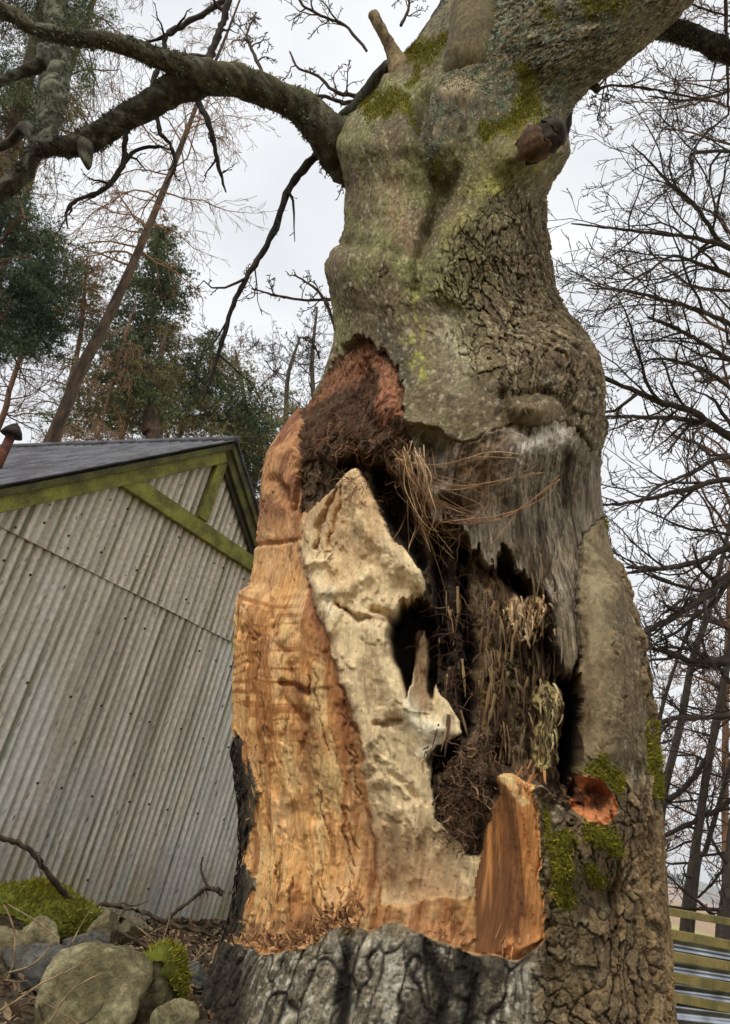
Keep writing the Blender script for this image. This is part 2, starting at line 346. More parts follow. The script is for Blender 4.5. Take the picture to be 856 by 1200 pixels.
# pruning scar, stub collars, knots
sc = stroke(X, Y, [(528, 129), (547, 129)], 13, True); scr = stroke(X, Y, [(528, 129), (547, 129)], 22) - stroke(X, Y, [(528, 129), (547, 129)], 12)
disp += 0.02 * sc + 0.03 * scr + .02 * stroke(X, Y, [(537, 128)], 40)
S([(606, 186), (620, 174)], 26, 0.12)
S([(611, 485), (632, 486)], 15, 0.06); S([(588, 466), (590, 484), (598, 500), (618, 510)], 6, -0.04); S([(560, 430), (640, 430)], 30, .02); S([(600, 468), (630, 464), (652, 472), (664, 486)], 4, -0.02)
S([(476, 497), (492, 500), (512, 504), (524, 512)], 8, 0.035); S([(500, 516), (512, 528)], 9, -0.05); S([(548, 520), (560, 512), (580, 505)], 6, 0.02)
# bark
jx = A * 25 + 0.22 * fbm(A * 60, H * 45, 2, 48) + 1.6 * fbm(A * 9, H * 7, 3, 41); jy = H * 11.5 + 0.2 * fbm(A * 60, H * 45, 2, 49) + 1.6 * fbm(A * 9 + 30, H * 7, 3, 43)
f1, f2, cid = worley(jx, jy, 3); edge = f2 - f1
jx2 = A * 62 + 0.9 * fbm(A * 20, H * 15, 3, 45); jy2 = H * 36 + 0.9 * fbm(A * 20 + 30, H * 15, 3, 47)
g1, g2, gid = worley(jx2, jy2, 9); edge2 = g2 - g1
rough = np.clip(0.16 + 0.9 * polymask(X, Y, [(500, 330), (560, 240), (640, 235), (700, 400), (720, 520), (600, 470), (540, 420)], 45) + 0.2 * polymask(X, Y, [(380, 250), (480, 300), (480, 380), (380, 400)], 25)
   + polymask(X, Y, [(640, 930), (700, 860), (790, 780), (900, 1300), (200, 1300), (230, 1105), (450, 1095), (620, 1125)], 25) + polymask(X, Y, [(700, 620), (740, 680), (790, 900), (700, 900), (715, 800), (705, 700)], 14)
   + 0.5 * polymask(X, Y, [(560, -60), (900, -60), (700, 110), (640, 150), (580, 60)], 25) + 0.35 * lum, 0, 1)
rough = np.where(back, 0.7, rough)
ck = ss(0.0, 0.13, edge); ck2 = ss(0.0, 0.18, edge2)
crackgate = ss(-0.25, 0.25, fbm(A * 7, H * 6, 3, 51) + rough - 0.45)
plate = (ck * (0.0085 + 0.005 * cid) + 0.0035 * (jy - np.floor(jy)) * ck) * crackgate + 0.0025 * ck2 * (0.3 + rough)
h1, h2, hid = worley(A * 21 + 1.1 * fbm(A * 8, H * 4, 3, 65), H * 5.5 + .8 * fbm(A * 8, H * 6, 3, 66), 21); hck = ss(0, .16, h2 - h1)
lowbark = ss(1075, 1115, Y + 10 * w1) * bark; lowleft = lowbark * ss(640, 600, X)
rb = ss(930, 1010, Y) * ss(632, 650, X) * bark
ridged = 1 - np.abs(fbm(A * 13 + 1.3 * fbm(A * 5, H * 3, 3, 61), H * 4.2, 4, 62)) * 3.2
furrow = np.clip(ridged, -1, 1)
bd = rough * plate * 1.25 * (1 - .7 * lowleft) + 0.0022 * lum2 * (0.5 + rough) + 0.001 * fine + 0.006 * lum
bd += lowleft * (0.003 * furrow + 0.002 * lum2 + 0.007 * hck + .004 * hid + .005 * ter(fib2, 5)) + rb * (0.006 * furrow)
# vertical black clefts in the foot
for pts, w, a in (([(498, 1105), (512, 1150), (520, 1210)], 9, -.03), ([(546, 1120), (552, 1160), (548, 1215)], 11, -.045), ([(405, 1095), (408, 1150), (400, 1200)], 7, -.025), ([(636, 930), (640, 1000), (642, 1100), (648, 1180)], 6, -.03),
                  ([(330, 1130), (345, 1170), (340, 1215)], 6, -.02), ([(722, 1010), (716, 1060), (724, 1110), (716, 1170)], 3.5, -.018), ([(752, 960), (748, 1010), (756, 1080), (750, 1140)], 3, -.014), ([(690, 1050), (676, 1110), (684, 1180)], 3.5, -.014), ([(600, 1130), (604, 1180)], 4, -.012)):
    bd += a * stroke(Xw, Y, pts, w) * (1 - wound)
bd += 0.02 * stroke(X, Y, [(440, 1110), (445, 1190)], 16) * lowbark + 0.022 * stroke(X, Y, [(470, 1110), (470, 1200)], 18) * lowbark + 0.03 * stroke(X, Y, [(590, 1140), (600, 1210)], 26) * lowbark
# hollow below the mossy shelf, moss cushions
bd += 0.05 * stroke(X, Y, [(690, 985), (670, 1010)], 30) - 0.05 * stroke(X, Y, [(700, 1045), (716, 1050)], 16) - 0.07 * stroke(X, Y, [(652, 942), (668, 946)], 9)
disp += np.where(wound > 0.5, 0, 1) * bd * (1 - callus * 0.8)
disp += callus * (0.0011 * ck2 + 0.002 * fib2 + 0.0012 * lum2 + 0.045 * stroke(X, Y, [(702, 700), (708, 760), (711, 820), (714, 880)], 22) + .004 * lum + 0.003 * plate / 0.01 * ss(0.1, 0.5, lum))
disp += -0.022 * stroke(Xw, Y, [(690, 625), (683, 690), (681, 780)], [3, 5, 5])
disp += 0.004 * ss(0.6, 1.0, stroke(X, Y, [(699, 655)], 9)) * callus
# stub of a torn limb
sd_ = np.hypot((X - 690) / 28, (Y - 935) / 28)
disp += 0.055 * stroke(X, Y, [(688, 930), (695, 942)], 34) * (1 - wound) - stub * (0.09 * ss(1.0, 0.2, sd_) + 0.016 * lum2 + 0.012 * fbm(A * 90, H * 80, 3, 77))
# the wound as a whole lies deep in the bole
fac0 = (Nn * ((CAM - P) / np.linalg.norm(CAM - P, axis=2)[..., None])).sum(2); rim_ = ss(0.15, 0.6, fac0)
disp += -0.03 * wound * rim_ * (1 - 0.8 * ss(600, 520, Y) * ss(500, 560, X))
# sapwood
S1 = sap * (1 - spl)
ripple = fbm(A * 20 + 4 * w1, H * 9, 4, 71)
disp += S1 * (0.0008 * fib3 + 0.002 * fib + 0.006 * ter(fib2, 6) + 0.004 * ter(fib, 4) + 0.006 * fbm(A * 12 + 2 * w1, H * 6, 2, 71))
for pts, w, a in (([(352, 640), (366, 700), (384, 760), (402, 815), (418, 880), (428, 950), (432, 1040)], [5, 7, 8, 9, 10, 9, 9], -.009), ([(330, 760), (352, 840), (362, 900), (372, 960)], 7, -.018),
                  ([(340, 780), (330, 820), (352, 845)], 6, -.016), ([(300, 700), (306, 790), (300, 850)], 14, .012), ([(385, 850), (400, 960), (404, 1060)], 15, .014), ([(320, 940), (318, 1040)], 16, .012), ([(345, 950), (352, 1000), (356, 1060)], 8, -.012),
                  ([(317, 900), (330, 960)], 6, -.01), ([(316, 562), (326, 580)], 8, -.035), ([(349, 520), (348, 560), (343, 594)], 4.5, -.05), ([(372, 660), (366, 650)], 10, .012), ([(296, 640), (345, 632)], 2.5, -.012),
                  ([(296, 700), (290, 730)], 9, .02), ([(335, 720), (345, 740), (336, 752)], 5, -.01), ([(328, 800), (345, 806), (360, 812)], 4, -.02)):
    disp += a * stroke(Xw, Y, pts, w) * S1
_cr = random.Random(4); CRK = np.zeros(X.shape)
for i in range(75):
    x0 = _cr.uniform(278, 425); y0 = _cr.uniform(520, 1060); l = _cr.uniform(14, 75); k_ = .22 if x0 > 350 else .04
    CRK = np.maximum(CRK, _cr.uniform(.4, 1) * stroke(Xw, Y, [(x0, y0), (x0 + k_ * l * .4 + _cr.uniform(-2, 2), y0 + l * .4), (x0 + k_ * l + _cr.uniform(-3, 3), y0 + l)], [.6, _cr.uniform(.8, 2.0), .6]))
CRK *= S1; disp -= 0.009 * CRK
step = ss(0.0, 0.06, fbm(A * 34, H * 8, 3, 75))          # torn, stepped shreds
disp += S1 * 0.003 * step + S1 * ss(1040, 1095, Y) * (0.014 * fbm(A * 60, H * 22, 3, 76) + 0.01 * step)
# the curved splinter bottom right
disp += spl * ss(556, 612, X) * (0.02 + 0.02 * stroke(X, Y, [(590, 905), (606, 960), (618, 1040), (615, 1110)], [9, 15, 18, 22]) + .022 * ter(fbm((X - 590 + (Y - 900) * -.05) * .16 / (1 + (Y - 900) * .006), Y * .006, 3, 180), 5) + 0.004 * fib + 0.003 * fib2)
disp += 0.008 * stroke(X, Y, [(596, 1105), (610, 1112), (628, 1105)], 6) * wound
disp += S1 * polymask(X, Y, [(500, 1020), (560, 1000), (590, 1110), (480, 1085)], 8) * (0.012 * fib2 - 0.01)
# heartwood
terr = fbm(A * 18, H * 16, 4, 81)
hd = 0.010 + 0.004 * terr + 0.006 * ter(fbm(A * 40, H * 5, 4, 86), 7) + 0.003 * ter(fbm(A * 80, H * 20, 3, 87), 3) + 0.003 * fbm(A * 60, H * 20, 4, 83) + 0.0025 * fib + 0.006 * ss(0.0, 0.05, fbm(A * 24, H * 12, 3, 84))
for pts, w, a in (([(412, 560), (430, 610), (470, 650), (488, 672)], [12, 22, 26, 16], .055), ([(380, 690), (405, 690), (430, 672)], 9, .028), ([(360, 662), (385, 655), (392, 662)], 5, .02), ([(434, 712), (448, 716), (462, 722)], 5, -.045),
                  ([(398, 708), (418, 722), (432, 724)], 3, -.025), ([(390, 575), (378, 605), (368, 640)], 2.2, -.03), ([(400, 570), (392, 606), (384, 640)], 2, -.02), ([(372, 690), (386, 720), (384, 735)], 9, .022), ([(440, 735), (450, 790), (470, 830)], 14, .03),
                  ([(478, 846), (500, 850), (530, 855)], 10, .012), ([(498, 860), (505, 850)], 8, .008), ([(440, 848), (452, 852), (470, 846)], 3, -.02), ([(420, 920), (440, 900), (438, 880)], 5, -.012), ([(440, 930), (450, 1040)], 12, -.02), ([(478, 950), (485, 1030)], 9, .014),
                  ([(455, 905), (480, 925), (486, 935)], 4, -.012)):
    hd += a * stroke(Xw, Yw, pts, w)
hd -= 0.03 * ss(950, 1050, Y)
hsoft = polymask(X + 3 * w1, Y, P_HEART, 9); hw_ = np.where(X < 400 + (Y - 560) * .1 + 20, np.minimum(1, hsoft * 1.15), 1)
disp += heart * (hd * hw_ - .004)
# the deep holes
HOLE = [(457, 728), (468, 706), (484, 698), (500, 701), (511, 716), (514, 745), (512, 790), (506, 822), (500, 812), (502, 760), (498, 735), (489, 745), (484, 770), (480, 800), (476, 816), (470, 792), (458, 766), (454, 748)]
hole = polymask(X + 2.5 * w1, Y + 5 * wf, HOLE, 2.2)
hole2 = polymask(Xw, Yw, [(500, 893), (512, 876), (532, 868), (540, 872), (532, 890), (522, 905), (506, 908)], 2)
hole3 = polymask(X + 2 * w1, Y, [(432, 545), (446, 540), (462, 560), (478, 590), (490, 615), (500, 655), (496, 664), (476, 640), (452, 606), (436, 575)], 4)
slot = polymask(X + 3 * w1, Y + 5 * wf, [(662, 795), (674, 800), (681, 790), (681, 860), (680, 892), (676, 915), (666, 922), (662, 900), (665, 870), (668, 835)], 2.5)
slit = stroke(Xw, Y, [(548, 640), (545, 700), (552, 760), (550, 830), (545, 862)], [9, 5, 7, 6, 4]) ; slit2 = stroke(Xw, Y, [(578, 655), (604, 668), (622, 690)], [9, 7, 5])
slit3 = stroke(Xw, Y, [(640, 735), (652, 770), (656, 800)], 5); slit4 = stroke(Xw, Y, [(523, 610), (515, 650), (520, 700), (524, 780)], 5)
tongue = polymask(Xw, Yw + 4 * wf, [(483, 770), (484, 745), (488, 731), (500, 730), (504, 750), (503, 800), (508, 835), (482, 835)], 1.5)
disp += -0.11 * np.clip(stroke(X, Y, [(494, 735), (494, 800)], [13, 13]) * 1.5, 0, 1) * ss(845, 795, Y) * (1 - hole)
disp += -0.33 * hole * (1 - 0.36 * tongue) - 0.16 * hole2 - 0.15 * hole3 * rot - 0.28 * slot * (1 - dead * 0.9)
# rotten middle
chips = polymask(Xw, Ys, [(600, 700), (612, 690), (640, 700), (646, 730), (634, 745), (612, 752), (602, 738)], 5)
chips2 = polymask(Xw, Ys, [(640, 800), (655, 798), (660, 820), (652, 850), (655, 895), (640, 905), (628, 890), (634, 850), (630, 830)], 2)
fr = fbm(A * 60 + 3 * w2, H * 9, 4, 91, 0.6)
rdg = 1 - np.abs(fbm(A * 32 + 1.2 * w1, H * 3.5, 3, 92)) * 4
rd = -0.055 + 0.014 * fr + 0.006 * lum2 + 0.016 * fib2 + 0.012 * np.clip(rdg, -1, 1)
rd += -0.11 * slit - 0.12 * slit2 - 0.08 * slit3 - 0.09 * slit4 + 0.045 * chips * (1 + 0.6 * fbm(A * 70, H * 30, 2, 93)) + 0.05 * chips2 * (1 + 0.3 * fr)
rd += 0.035 * stroke(X, Y, [(575, 690), (572, 780), (580, 860)], 14) + 0.03 * stroke(X, Y, [(600, 780), (605, 880)], 14) - 0.05 * polymask(X, Y, [(505, 620), (600, 640), (655, 760), (660, 900), (590, 900), (510, 880)], 10)
up = ss(540, 480, Y)
rd = rd * (1 - 0.75 * up) + up * (0.0 + 0.03 * stroke(X, Y, [(455, 440), (462, 480)], 14) - 0.05 * stroke(Xw, Yw, [(425, 430), (415, 470), (440, 500)], 15) + 0.012 * fbm(A * 70, H * 60, 4, 95))
rd += 0.075 * polymask(Xw, Yw, [(368, 528), (380, 512), (415, 508), (440, 520), (446, 534), (420, 530), (390, 540), (374, 537)], 3) - 0.05 * polymask(Xw, Yw, [(392, 540), (420, 534), (432, 548), (408, 548), (396, 556)], 3)
rd += 0.055 * stroke(X, Y, [(545, 880), (540, 940), (530, 985)], [24, 32, 22])
disp += rot * (1 - hole) * rd
# grey dead shell stands proud of the rot
dd = 0.002 + 0.0025 * fib3 + 0.010 * ter(fib, 5) + 0.010 * ter(fib2, 5) + 0.006 * lum
dd *= rim_
dd += 0.028 * stroke(X, Y, [(575, 530), (650, 522)], 20)
dd += -0.06 * stroke(Xw, Y, [(500, 530), (510, 560)], 9) - 0.03 * stroke(Xw, Y, [(662, 535), (660, 590)], 7) + 0.03 * stroke(X, Y, [(620, 520), (590, 560)], 22) - 0.05 * stroke(X, Y, [(520, 590), (545, 600)], 10)
dd += 0.012 * fbm(A * 40, H * 30, 3, 97) * ss(600, 520, Y) + 0.03 * stroke(X, Y, [(655, 700), (668, 780)], 12)
disp += dead * dd
edgefade = 1.0
VD = CAM - P; VD /= np.linalg.norm(VD, axis=2)[..., None]
fc = ss(0.25, 0.65, (Nn * VD).sum(2))[..., None]; DD = Nn * (1 - fc) + (0.2 * Nn + 0.8 * VD) * fc; DD /= np.linalg.norm(DD, axis=2)[..., None]
P2 = P + DD * disp[..., None]                            # cavities are driven inwards, bark swells outwards

# ---- colour of each material (dry, unlit)
def mixc(c, new, m): return c + (np.asarray(new) - c) * np.clip(m, 0, 1)[..., None]
K = X.shape + (3,)
c = np.broadcast_to(alb(112, 99, 74), K).copy()
c = mixc(c, alb(124, 124, 76), ss(-0.25, 0.45, fbm(A * 6, H * 5, 4, 101)) * ss(620, 300, Y) * ss(640, 480, X) * 0.85)
c = mixc(c, alb(100, 82, 60), ss(500, 620, X) * ss(180, 300, Y) * 0.6)
c = mixc(c, alb(96, 84, 58), ss(0.1, 0.5, fbm(A * 9, H * 7, 4, 103)) * 0.55)
c = mixc(c, alb(150, 124, 96), stroke(Xw, Yw, [(462, 215), (468, 260), (480, 290)], [16, 18, 10]) * 0.6)
c = mixc(c, alb(168, 160, 132), stroke(Xw, Yw, [(520, 370), (530, 420), (536, 450)], [12, 16, 14]) * (0.55 + 0.6 * lum))
c = mixc(c, alb(150, 150, 70), stroke(Xw, Yw, [(488, 350), (488, 400), (492, 440)], [12, 14, 10]) * ss(-0.1, 0.4, lum2 + 0.1) * 0.9)
c = mixc(c, alb(160, 158, 84), stroke(X, Y, [(600, 190), (560, 230), (520, 280)], [22, 16, 12]) * (0.45 + lum))
c = mixc(c, alb(66, 60, 50), stroke(Xw, Yw, [(450, 385), (465, 415), (476, 450)], [12, 12, 9]) * 0.8)
li = worley(A * 55, H * 55, 15)                           # round crustose lichen spots
lic = ss(0.34, 0.2, li[0]) * ss(0.25, 0.4, li[2]) * ss(-0.1, 0.3, fbm(A * 8, H * 7, 3, 105))
c = mixc(c, alb(170, 168, 120), lic * ss(560, 300, Y) * 0.75)
lg = polymask(X, Y, [(520, 20), (600, -60), (800, -60), (700, 90), (655, 170), (600, 150), (560, 150), (500, 200), (495, 120), (545, 80)], 22)
c = mixc(c, alb(112, 118, 100), lg * ss(-0.15, 0.25, fbm(A * 38, H * 30, 4, 107)) * 0.8)
c = mixc(c, alb(60, 58, 48), lg * ss(0.0, 0.35, fbm(A * 30, H * 18, 4, 109)) * 0.75)
c = mixc(c, alb(46, 36, 26), np.clip(rough * crackgate * 1.3, 0, 1) * (1 - ck) * 0.95 * bark); c = mixc(c, alb(62, 52, 38), (.25 + .5 * rough) * (1 - ck2) * ss(-.3, .2, lum2 + lum) * bark)
c = c * (1 + 0.3 * cid * rough * crackgate + 0.12 * gid * (0.3 + rough) + 0.3 * lum2 + 0.22 * fine + 0.2 * lum)[..., None]
c = mixc(c, alb(176, 168, 140), ss(0.32, 0.5, fbm(A * 60, H * 50, 3, 115)) * 0.5)
c = mixc(c, alb(52, 44, 34), ss(0.3, 0.5, fbm(A * 50, H * 40, 3, 116)) * 0.45)
# right flank and foot of the bark
rbark = ss(600, 720, Y) * ss(650, 700, X) * bark
c = mixc(c, alb(108, 90, 64), rbark * 0.6); c = mixc(c, alb(38, 29, 20), rbark * ss(0.25, 0.0, edge) * 0.8); c = mixc(c, alb(146, 122, 88), rbark * ss(0.15, 0.5, cid + 0.5 * lum) * 0.5)
c = mixc(c, alb(150, 122, 80), rb * ss(720, 760, X) * ss(-0.2, 0.4, fib2) * 0.55)
c = mixc(c, alb(112, 104, 86) * (1 + .5 * fine + .35 * hid + .3 * lum2)[..., None], lowleft * 0.9); c = mixc(c, alb(158, 152, 134), lowleft * ss(0.1, 0.45, fbm(A * 36, H * 12, 4, 111) + .3 * hid) * 0.75); c = c * (1 + lowleft * (.45 * gid + .35 * fib3))[..., None]; c = mixc(c, alb(186, 182, 168), lowleft * ss(.3, .5, fbm(A * 120, H * 70, 2, 119)) * .6); c = mixc(c, alb(30, 25, 19), lowleft * (1 - hck) * .95)
c = mixc(c, alb(52, 45, 35), lowleft * np.clip(.5 * ss(-0.1, -0.8, furrow) + ss(0.25, 0.5, fbm(A * 24, H * 9, 3, 113)), 0, 1) * 0.8)
for pts, w in (([(546, 1112), (552, 1160), (548, 1215)], 16), ([(498, 1105), (512, 1150), (520, 1210)], 11), ([(405, 1095), (408, 1150), (400, 1200)], 8)):
    c = mixc(c, alb(24, 20, 16), stroke(Xw, Y, pts, w) * lowbark * 0.95)
c = mixc(c, alb(40, 33, 25), ss(306, 280, X) * ss(850, 880, Y) * bark * 0.9)
c = mixc(c, alb(92, 78, 50), rb * ss(720, 650, X) * 0.5)
MOSS = [([(600, 152), (622, 128), (618, 98), (610, 78)], [16, 15, 11, 6], 1.0), ([(588, 152), (566, 158)], [12, 8], .9), ([(440, 126), (470, 126), (482, 138)], [18, 17, 10], .75), ([(476, 60), (500, 62), (522, 48)], [13, 16, 12], .75),
        ([(484, 100), (492, 80)], 9, .6), ([(700, 890), (690, 900), (712, 905), (722, 922)], [9, 9, 8, 6], 1.0), ([(660, 985), (655, 1030), (664, 1060)], [13, 15, 9], .85), ([(690, 975), (712, 985), (722, 1000)], [16, 12, 8], .8),
        ([(762, 850), (764, 900), (764, 930)], [5, 6, 5], .9), ([(712, 600), (718, 618)], 5, .9), ([(686, 1010), (700, 1030)], 12, .55), ([(690, 8), (720, 2)], 20, .5), ([(638, 10), (650, 28)], 14, .4), ([(505, 205), (512, 190)], 9, .4), ([(520, 500), (490, 504)], 7, .45), ([(640, 950), (646, 990)], 5, .6)]
moss = np.zeros(X.shape)
for pts, w, a in MOSS: moss = np.maximum(moss, a * stroke(Xw + 5 * w2, Yw, pts, w))
moss = moss * ss(-0.45, 0.15, lum2 + 0.9 * (moss - 0.5) + 0.25) * (1 - wound * 0.9) * (1 - stub)
c = mixc(c, alb(104, 98, 28) * (1 + 0.35 * lum2 + 0.2 * fine)[..., None], ss(0.18, 0.5, moss) * 0.95)
c = mixc(c, alb(158, 140, 108) * (1 + .15 * np.cos(np.hypot((X - 537), (Y - 128) * 1.2) * 2.2))[..., None], sc * 0.95); c = mixc(c, alb(86, 74, 58), (stroke(X, Y, [(530, 128), (544, 128)], 18) - stroke(X, Y, [(530, 128), (544, 128)], 13)) * 1.5)
c = mixc(c, alb(118, 102, 74), stroke(X, Y, [(608, 490), (622, 494), (642, 490)], [8, 10, 7]) * 0.6)
c = c * .96; CB = c
# smooth young bark of the callus
c = np.broadcast_to(alb(126, 110, 82), K) * (1 + 0.16 * lum + 0.14 * lum2 + 0.10 * fine)[..., None]
c = mixc(c, alb(98, 80, 52), ss(0.05, 0.4, fbm(A * 30, H * 12, 4, 121)) * 0.6); c = mixc(c, alb(70, 56, 38), (1 - ss(0, .1, edge2)) * ss(-.1, .3, lum) * .6); c = mixc(c, alb(78, 60, 38), (1 - ck) * ss(0.05, 0.4, lum) * 0.8); c = mixc(c, alb(150, 138, 106), stroke(X, Y, [(694, 640), (697, 760)], 10) * 0.5)
c = mixc(c, alb(84, 70, 52), np.clip(stroke(X, Y, [(699, 655)], 10) - 1.0 * stroke(X, Y, [(699, 655)], 7), 0, 1) * 1.2)
c = mixc(c, alb(104, 98, 28), ss(0.18, 0.5, moss) * 0.9); c = mixc(c, CB, ss(700, 730, Xw + 12 * lum) * .8); c = mixc(c, alb(74, 60, 42), ss(.1, .4, fbm(A * 16, H * 20, 4, 123)) * .4); CC = c
# sapwood: orange tan with brown stain
c = np.broadcast_to(alb(212, 162, 102), K) * (1 + 0.16 * fib + 0.10 * fib2 + 0.07 * fine + 0.2 * fib3)[..., None]
c = mixc(c, alb(210, 170, 122), ss(0.0, 0.5, fbm(A * 10, H * 8, 4, 131)) * 0.8)
c = mixc(c, alb(152, 98, 54), ss(0.0, 0.35, fbm(A * 22, H * 4, 4, 133)) * 0.8); c = mixc(c, alb(226, 182, 126), ss(0.05, 0.4, fbm(A * 34, H * 5, 4, 134)) * 0.7)
hz = fbm(A * 3, H * 70 + 2.5 * fbm(A * 5, H * 6, 2, 135), 4, 136)     # growth rings seen edge on
c = mixc(c, alb(158, 106, 58), ss(0.05, 0.4, hz) * (polymask(Xw, Yw, [(268, 700), (345, 700), (352, 860), (268, 870)], 14) * 0.85 + 0.25) * S1)
c = mixc(c, alb(176, 126, 86), ss(720, 600, Y) * 0.55 + ss(600, 500, Y) * 0.3); c = mixc(c, alb(206, 160, 116), ss(0.1, 0.45, fib2) * ss(760, 600, Y) * 0.5)
for pts, w, a in (([(350, 640), (366, 700), (384, 760), (402, 815), (418, 880), (430, 950), (434, 1050)], [7, 8, 10, 11, 13, 12, 12], .85), ([(344, 620), (340, 560)], 7, .6), ([(345, 800), (352, 835), (362, 900), (366, 950)], [14, 12, 7, 4], .7),
                  ([(316, 562), (326, 582)], 7, .9), ([(300, 632), (340, 632)], 3, .6), ([(328, 806), (362, 812)], 6, .8), ([(352, 850), (352, 895)], 7, .55), ([(298, 520), (330, 500), (352, 478)], 4, .2), ([(400, 1070), (420, 1060), (430, 1072)], 7, .6)):
    c = mixc(c, alb(104, 58, 34), stroke(Xw, Yw, pts, w) * a * (0.75 + 0.6 * fib2))
c = mixc(c, alb(84, 48, 28), CRK * .85)
pin = worley(A * 75, H * 45, 17); c = mixc(c, alb(122, 78, 54) * (1 + .4 * lum2 + .3 * fine)[..., None], ss(640, 590, Yw) * ss(-.2, .25, lum + .4 * fib2 + .1) * .8)
pins = ss(0.2, 0.1, pin[0]) * ss(0.45, 0.6, pin[2]) * ss(-0.1, 0.3, fbm(A * 9, H * 6, 3, 137)) * ss(840, 950, Y)
c = mixc(c, alb(60, 36, 20), pins * 0.85)
c = mixc(c, alb(150, 112, 76), ss(1050, 1100, Y) * 0.6); c = mixc(c, alb(84, 56, 36), ss(0.0, 0.35, fbm(A * 50, H * 20, 3, 139)) * ss(1050, 1095, Y) * 0.7)
c = mixc(c, alb(172, 114, 62) * (1 + 0.3 * fib + .2 * fib3)[..., None], spl * 0.9); c = mixc(c, alb(92, 58, 34), spl * ss(-0.05, 0.3, fbm((X - 590 + (Y - 900) * -.05) * .16 / (1 + (Y - 900) * .006), Y * .006, 3, 180)) * 0.85); c = mixc(c, alb(96, 48, 22), stroke(X, Y, [(622, 1070), (630, 1080)], 10) * spl * .7)
c = mixc(c, alb(200, 144, 84), spl * ss(612, 632, X) * ss(960, 1000, Y) * .35)
c = mixc(c, alb(216, 180, 124), polymask(Xw, Yw, [(583, 899), (598, 908), (622, 942), (612, 944), (596, 926)], 1.6) * 0.95)
sp2 = polymask(X, Y, [(490, 1035), (560, 1010), (585, 1115), (480, 1088)], 10) * S1
c = mixc(c, alb(128, 84, 46), sp2 * (0.6 + 0.6 * fib2)); c = mixc(c, alb(60, 40, 26), ss(0.1, 0.5, fib) * sp2 * .7)
c = mixc(c, alb(158, 112, 72), polymask(X, Y, [(480, 1070), (640, 1100), (638, 1125), (480, 1095)], 4) * S1 * 0.6)
CS = c
# heartwood: pale, crumbly
c = np.broadcast_to(alb(212, 188, 146), K) * (1 + 0.08 * terr + 0.08 * lum2 + 0.12 * fib + 0.08 * fine + 0.14 * fib3)[..., None]
c = mixc(c, alb(190, 156, 112), ss(0.0, 0.45, fbm(A * 16, H * 5, 4, 141)) * 0.6)
c = mixc(c, alb(216, 204, 176), stroke(Xw, Yw, [(483, 812), (486, 848), (515, 856), (500, 880)], [7, 10, 14, 9]) * 0.85 + stroke(Xw, Yw, [(384, 690), (388, 715)], 6) * .6)
c = mixc(c, alb(190, 150, 104), ss(660, 580, Y) * 0.45); c = mixc(c, alb(158, 118, 80), ss(940, 1040, Y) * 0.7 * ss(-0.4, 0.3, lum))
c = mixc(c, alb(112, 84, 58), stroke(Xw, Yw, [(462, 960), (462, 1020), (465, 1050)], [8, 13, 12]) * 0.6 + stroke(Xw, Yw, [(440, 850), (470, 846)], 3) * .6 + stroke(Xw, Yw, [(398, 708), (418, 722), (462, 722)], 3) * .7)
c = mixc(c, alb(150, 118, 84), stroke(Xw, Yw, [(490, 770), (496, 820)], [8, 9]) * .7); c = mixc(c, alb(130, 96, 66), polymask(Xw, Yw, [(348, 640), (352, 605), (385, 570), (400, 560), (395, 590), (372, 640)], 4) * 0.55 * (0.7 + fib2))
pin = worley(A * 50, H * 50, 19); c = mixc(c, alb(66, 44, 28), ss(0.13, 0.07, pin[0]) * ss(0.3, 0.5, pin[2]) * 0.9)
c = mixc(c, alb(96, 70, 46), ss(0.26, 0.42, fbm(A * 60, H * 12, 4, 143)) * 0.4 * ss(640, 720, Y)); CH = c
# rot
c = np.broadcast_to(alb(92, 74, 54), K) * (1 + 0.4 * fr + 0.3 * lum2 + 0.2 * fine + 0.4 * fib3)[..., None]
c = mixc(c, alb(122, 104, 78), ss(0.2, 0.9, rdg) * ss(560, 640, Y) * .55); c = mixc(c, alb(126, 98, 66), ss(0.1, 0.5, fib2) * ss(540, 620, Y) * 0.6); c = mixc(c, alb(40, 28, 20), ss(0.0, 0.4, fbm(A * 26, H * 6, 4, 151)) * 0.75 * ss(540, 620, Y))
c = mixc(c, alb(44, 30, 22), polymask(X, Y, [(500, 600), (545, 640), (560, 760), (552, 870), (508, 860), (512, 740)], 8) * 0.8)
c = mixc(c, alb(200, 166, 122), chips * ss(-0.1, 0.15, fbm(A * 44, H * 16, 3, 153)) * 0.9); c = mixc(c, alb(178, 160, 106), chips2 * (0.75 + 0.4 * fr))
c = mixc(c, alb(140, 108, 62), stroke(Xw, Y, [(578, 660), (575, 760), (582, 850)], [12, 9, 12]) * (0.45 + 0.6 * fib2)); c = mixc(c, alb(92, 92, 48), stroke(Xw, Y, [(606, 770), (606, 850)], 8) * .45)
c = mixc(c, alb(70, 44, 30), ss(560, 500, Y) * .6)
rr = polymask(Xw, Yw, [(440, 410), (468, 445), (473, 490), (442, 494), (440, 460), (446, 440), (432, 420)], 3)
c = mixc(c, alb(150, 102, 72) * (1 + 0.35 * lum2)[..., None], np.clip(rr + 0.7 * polymask(Xw, Yw, [(415, 395), (440, 402), (425, 425), (385, 455), (360, 480), (356, 470), (388, 430)], 5), 0, 1) * 0.85)
c = mixc(c, alb(58, 40, 26), polymask(Xw, Yw, [(368, 530), (415, 508), (446, 530), (420, 530), (380, 540)], 3) * .5)
c = mixc(c, alb(16, 12, 9), np.clip(hole + hole2 + slot + hole3 * .8 + slit * .7 + slit2 * .8 + slit3 * .5 + slit4 * .5, 0, 1) * 0.9); CR = c
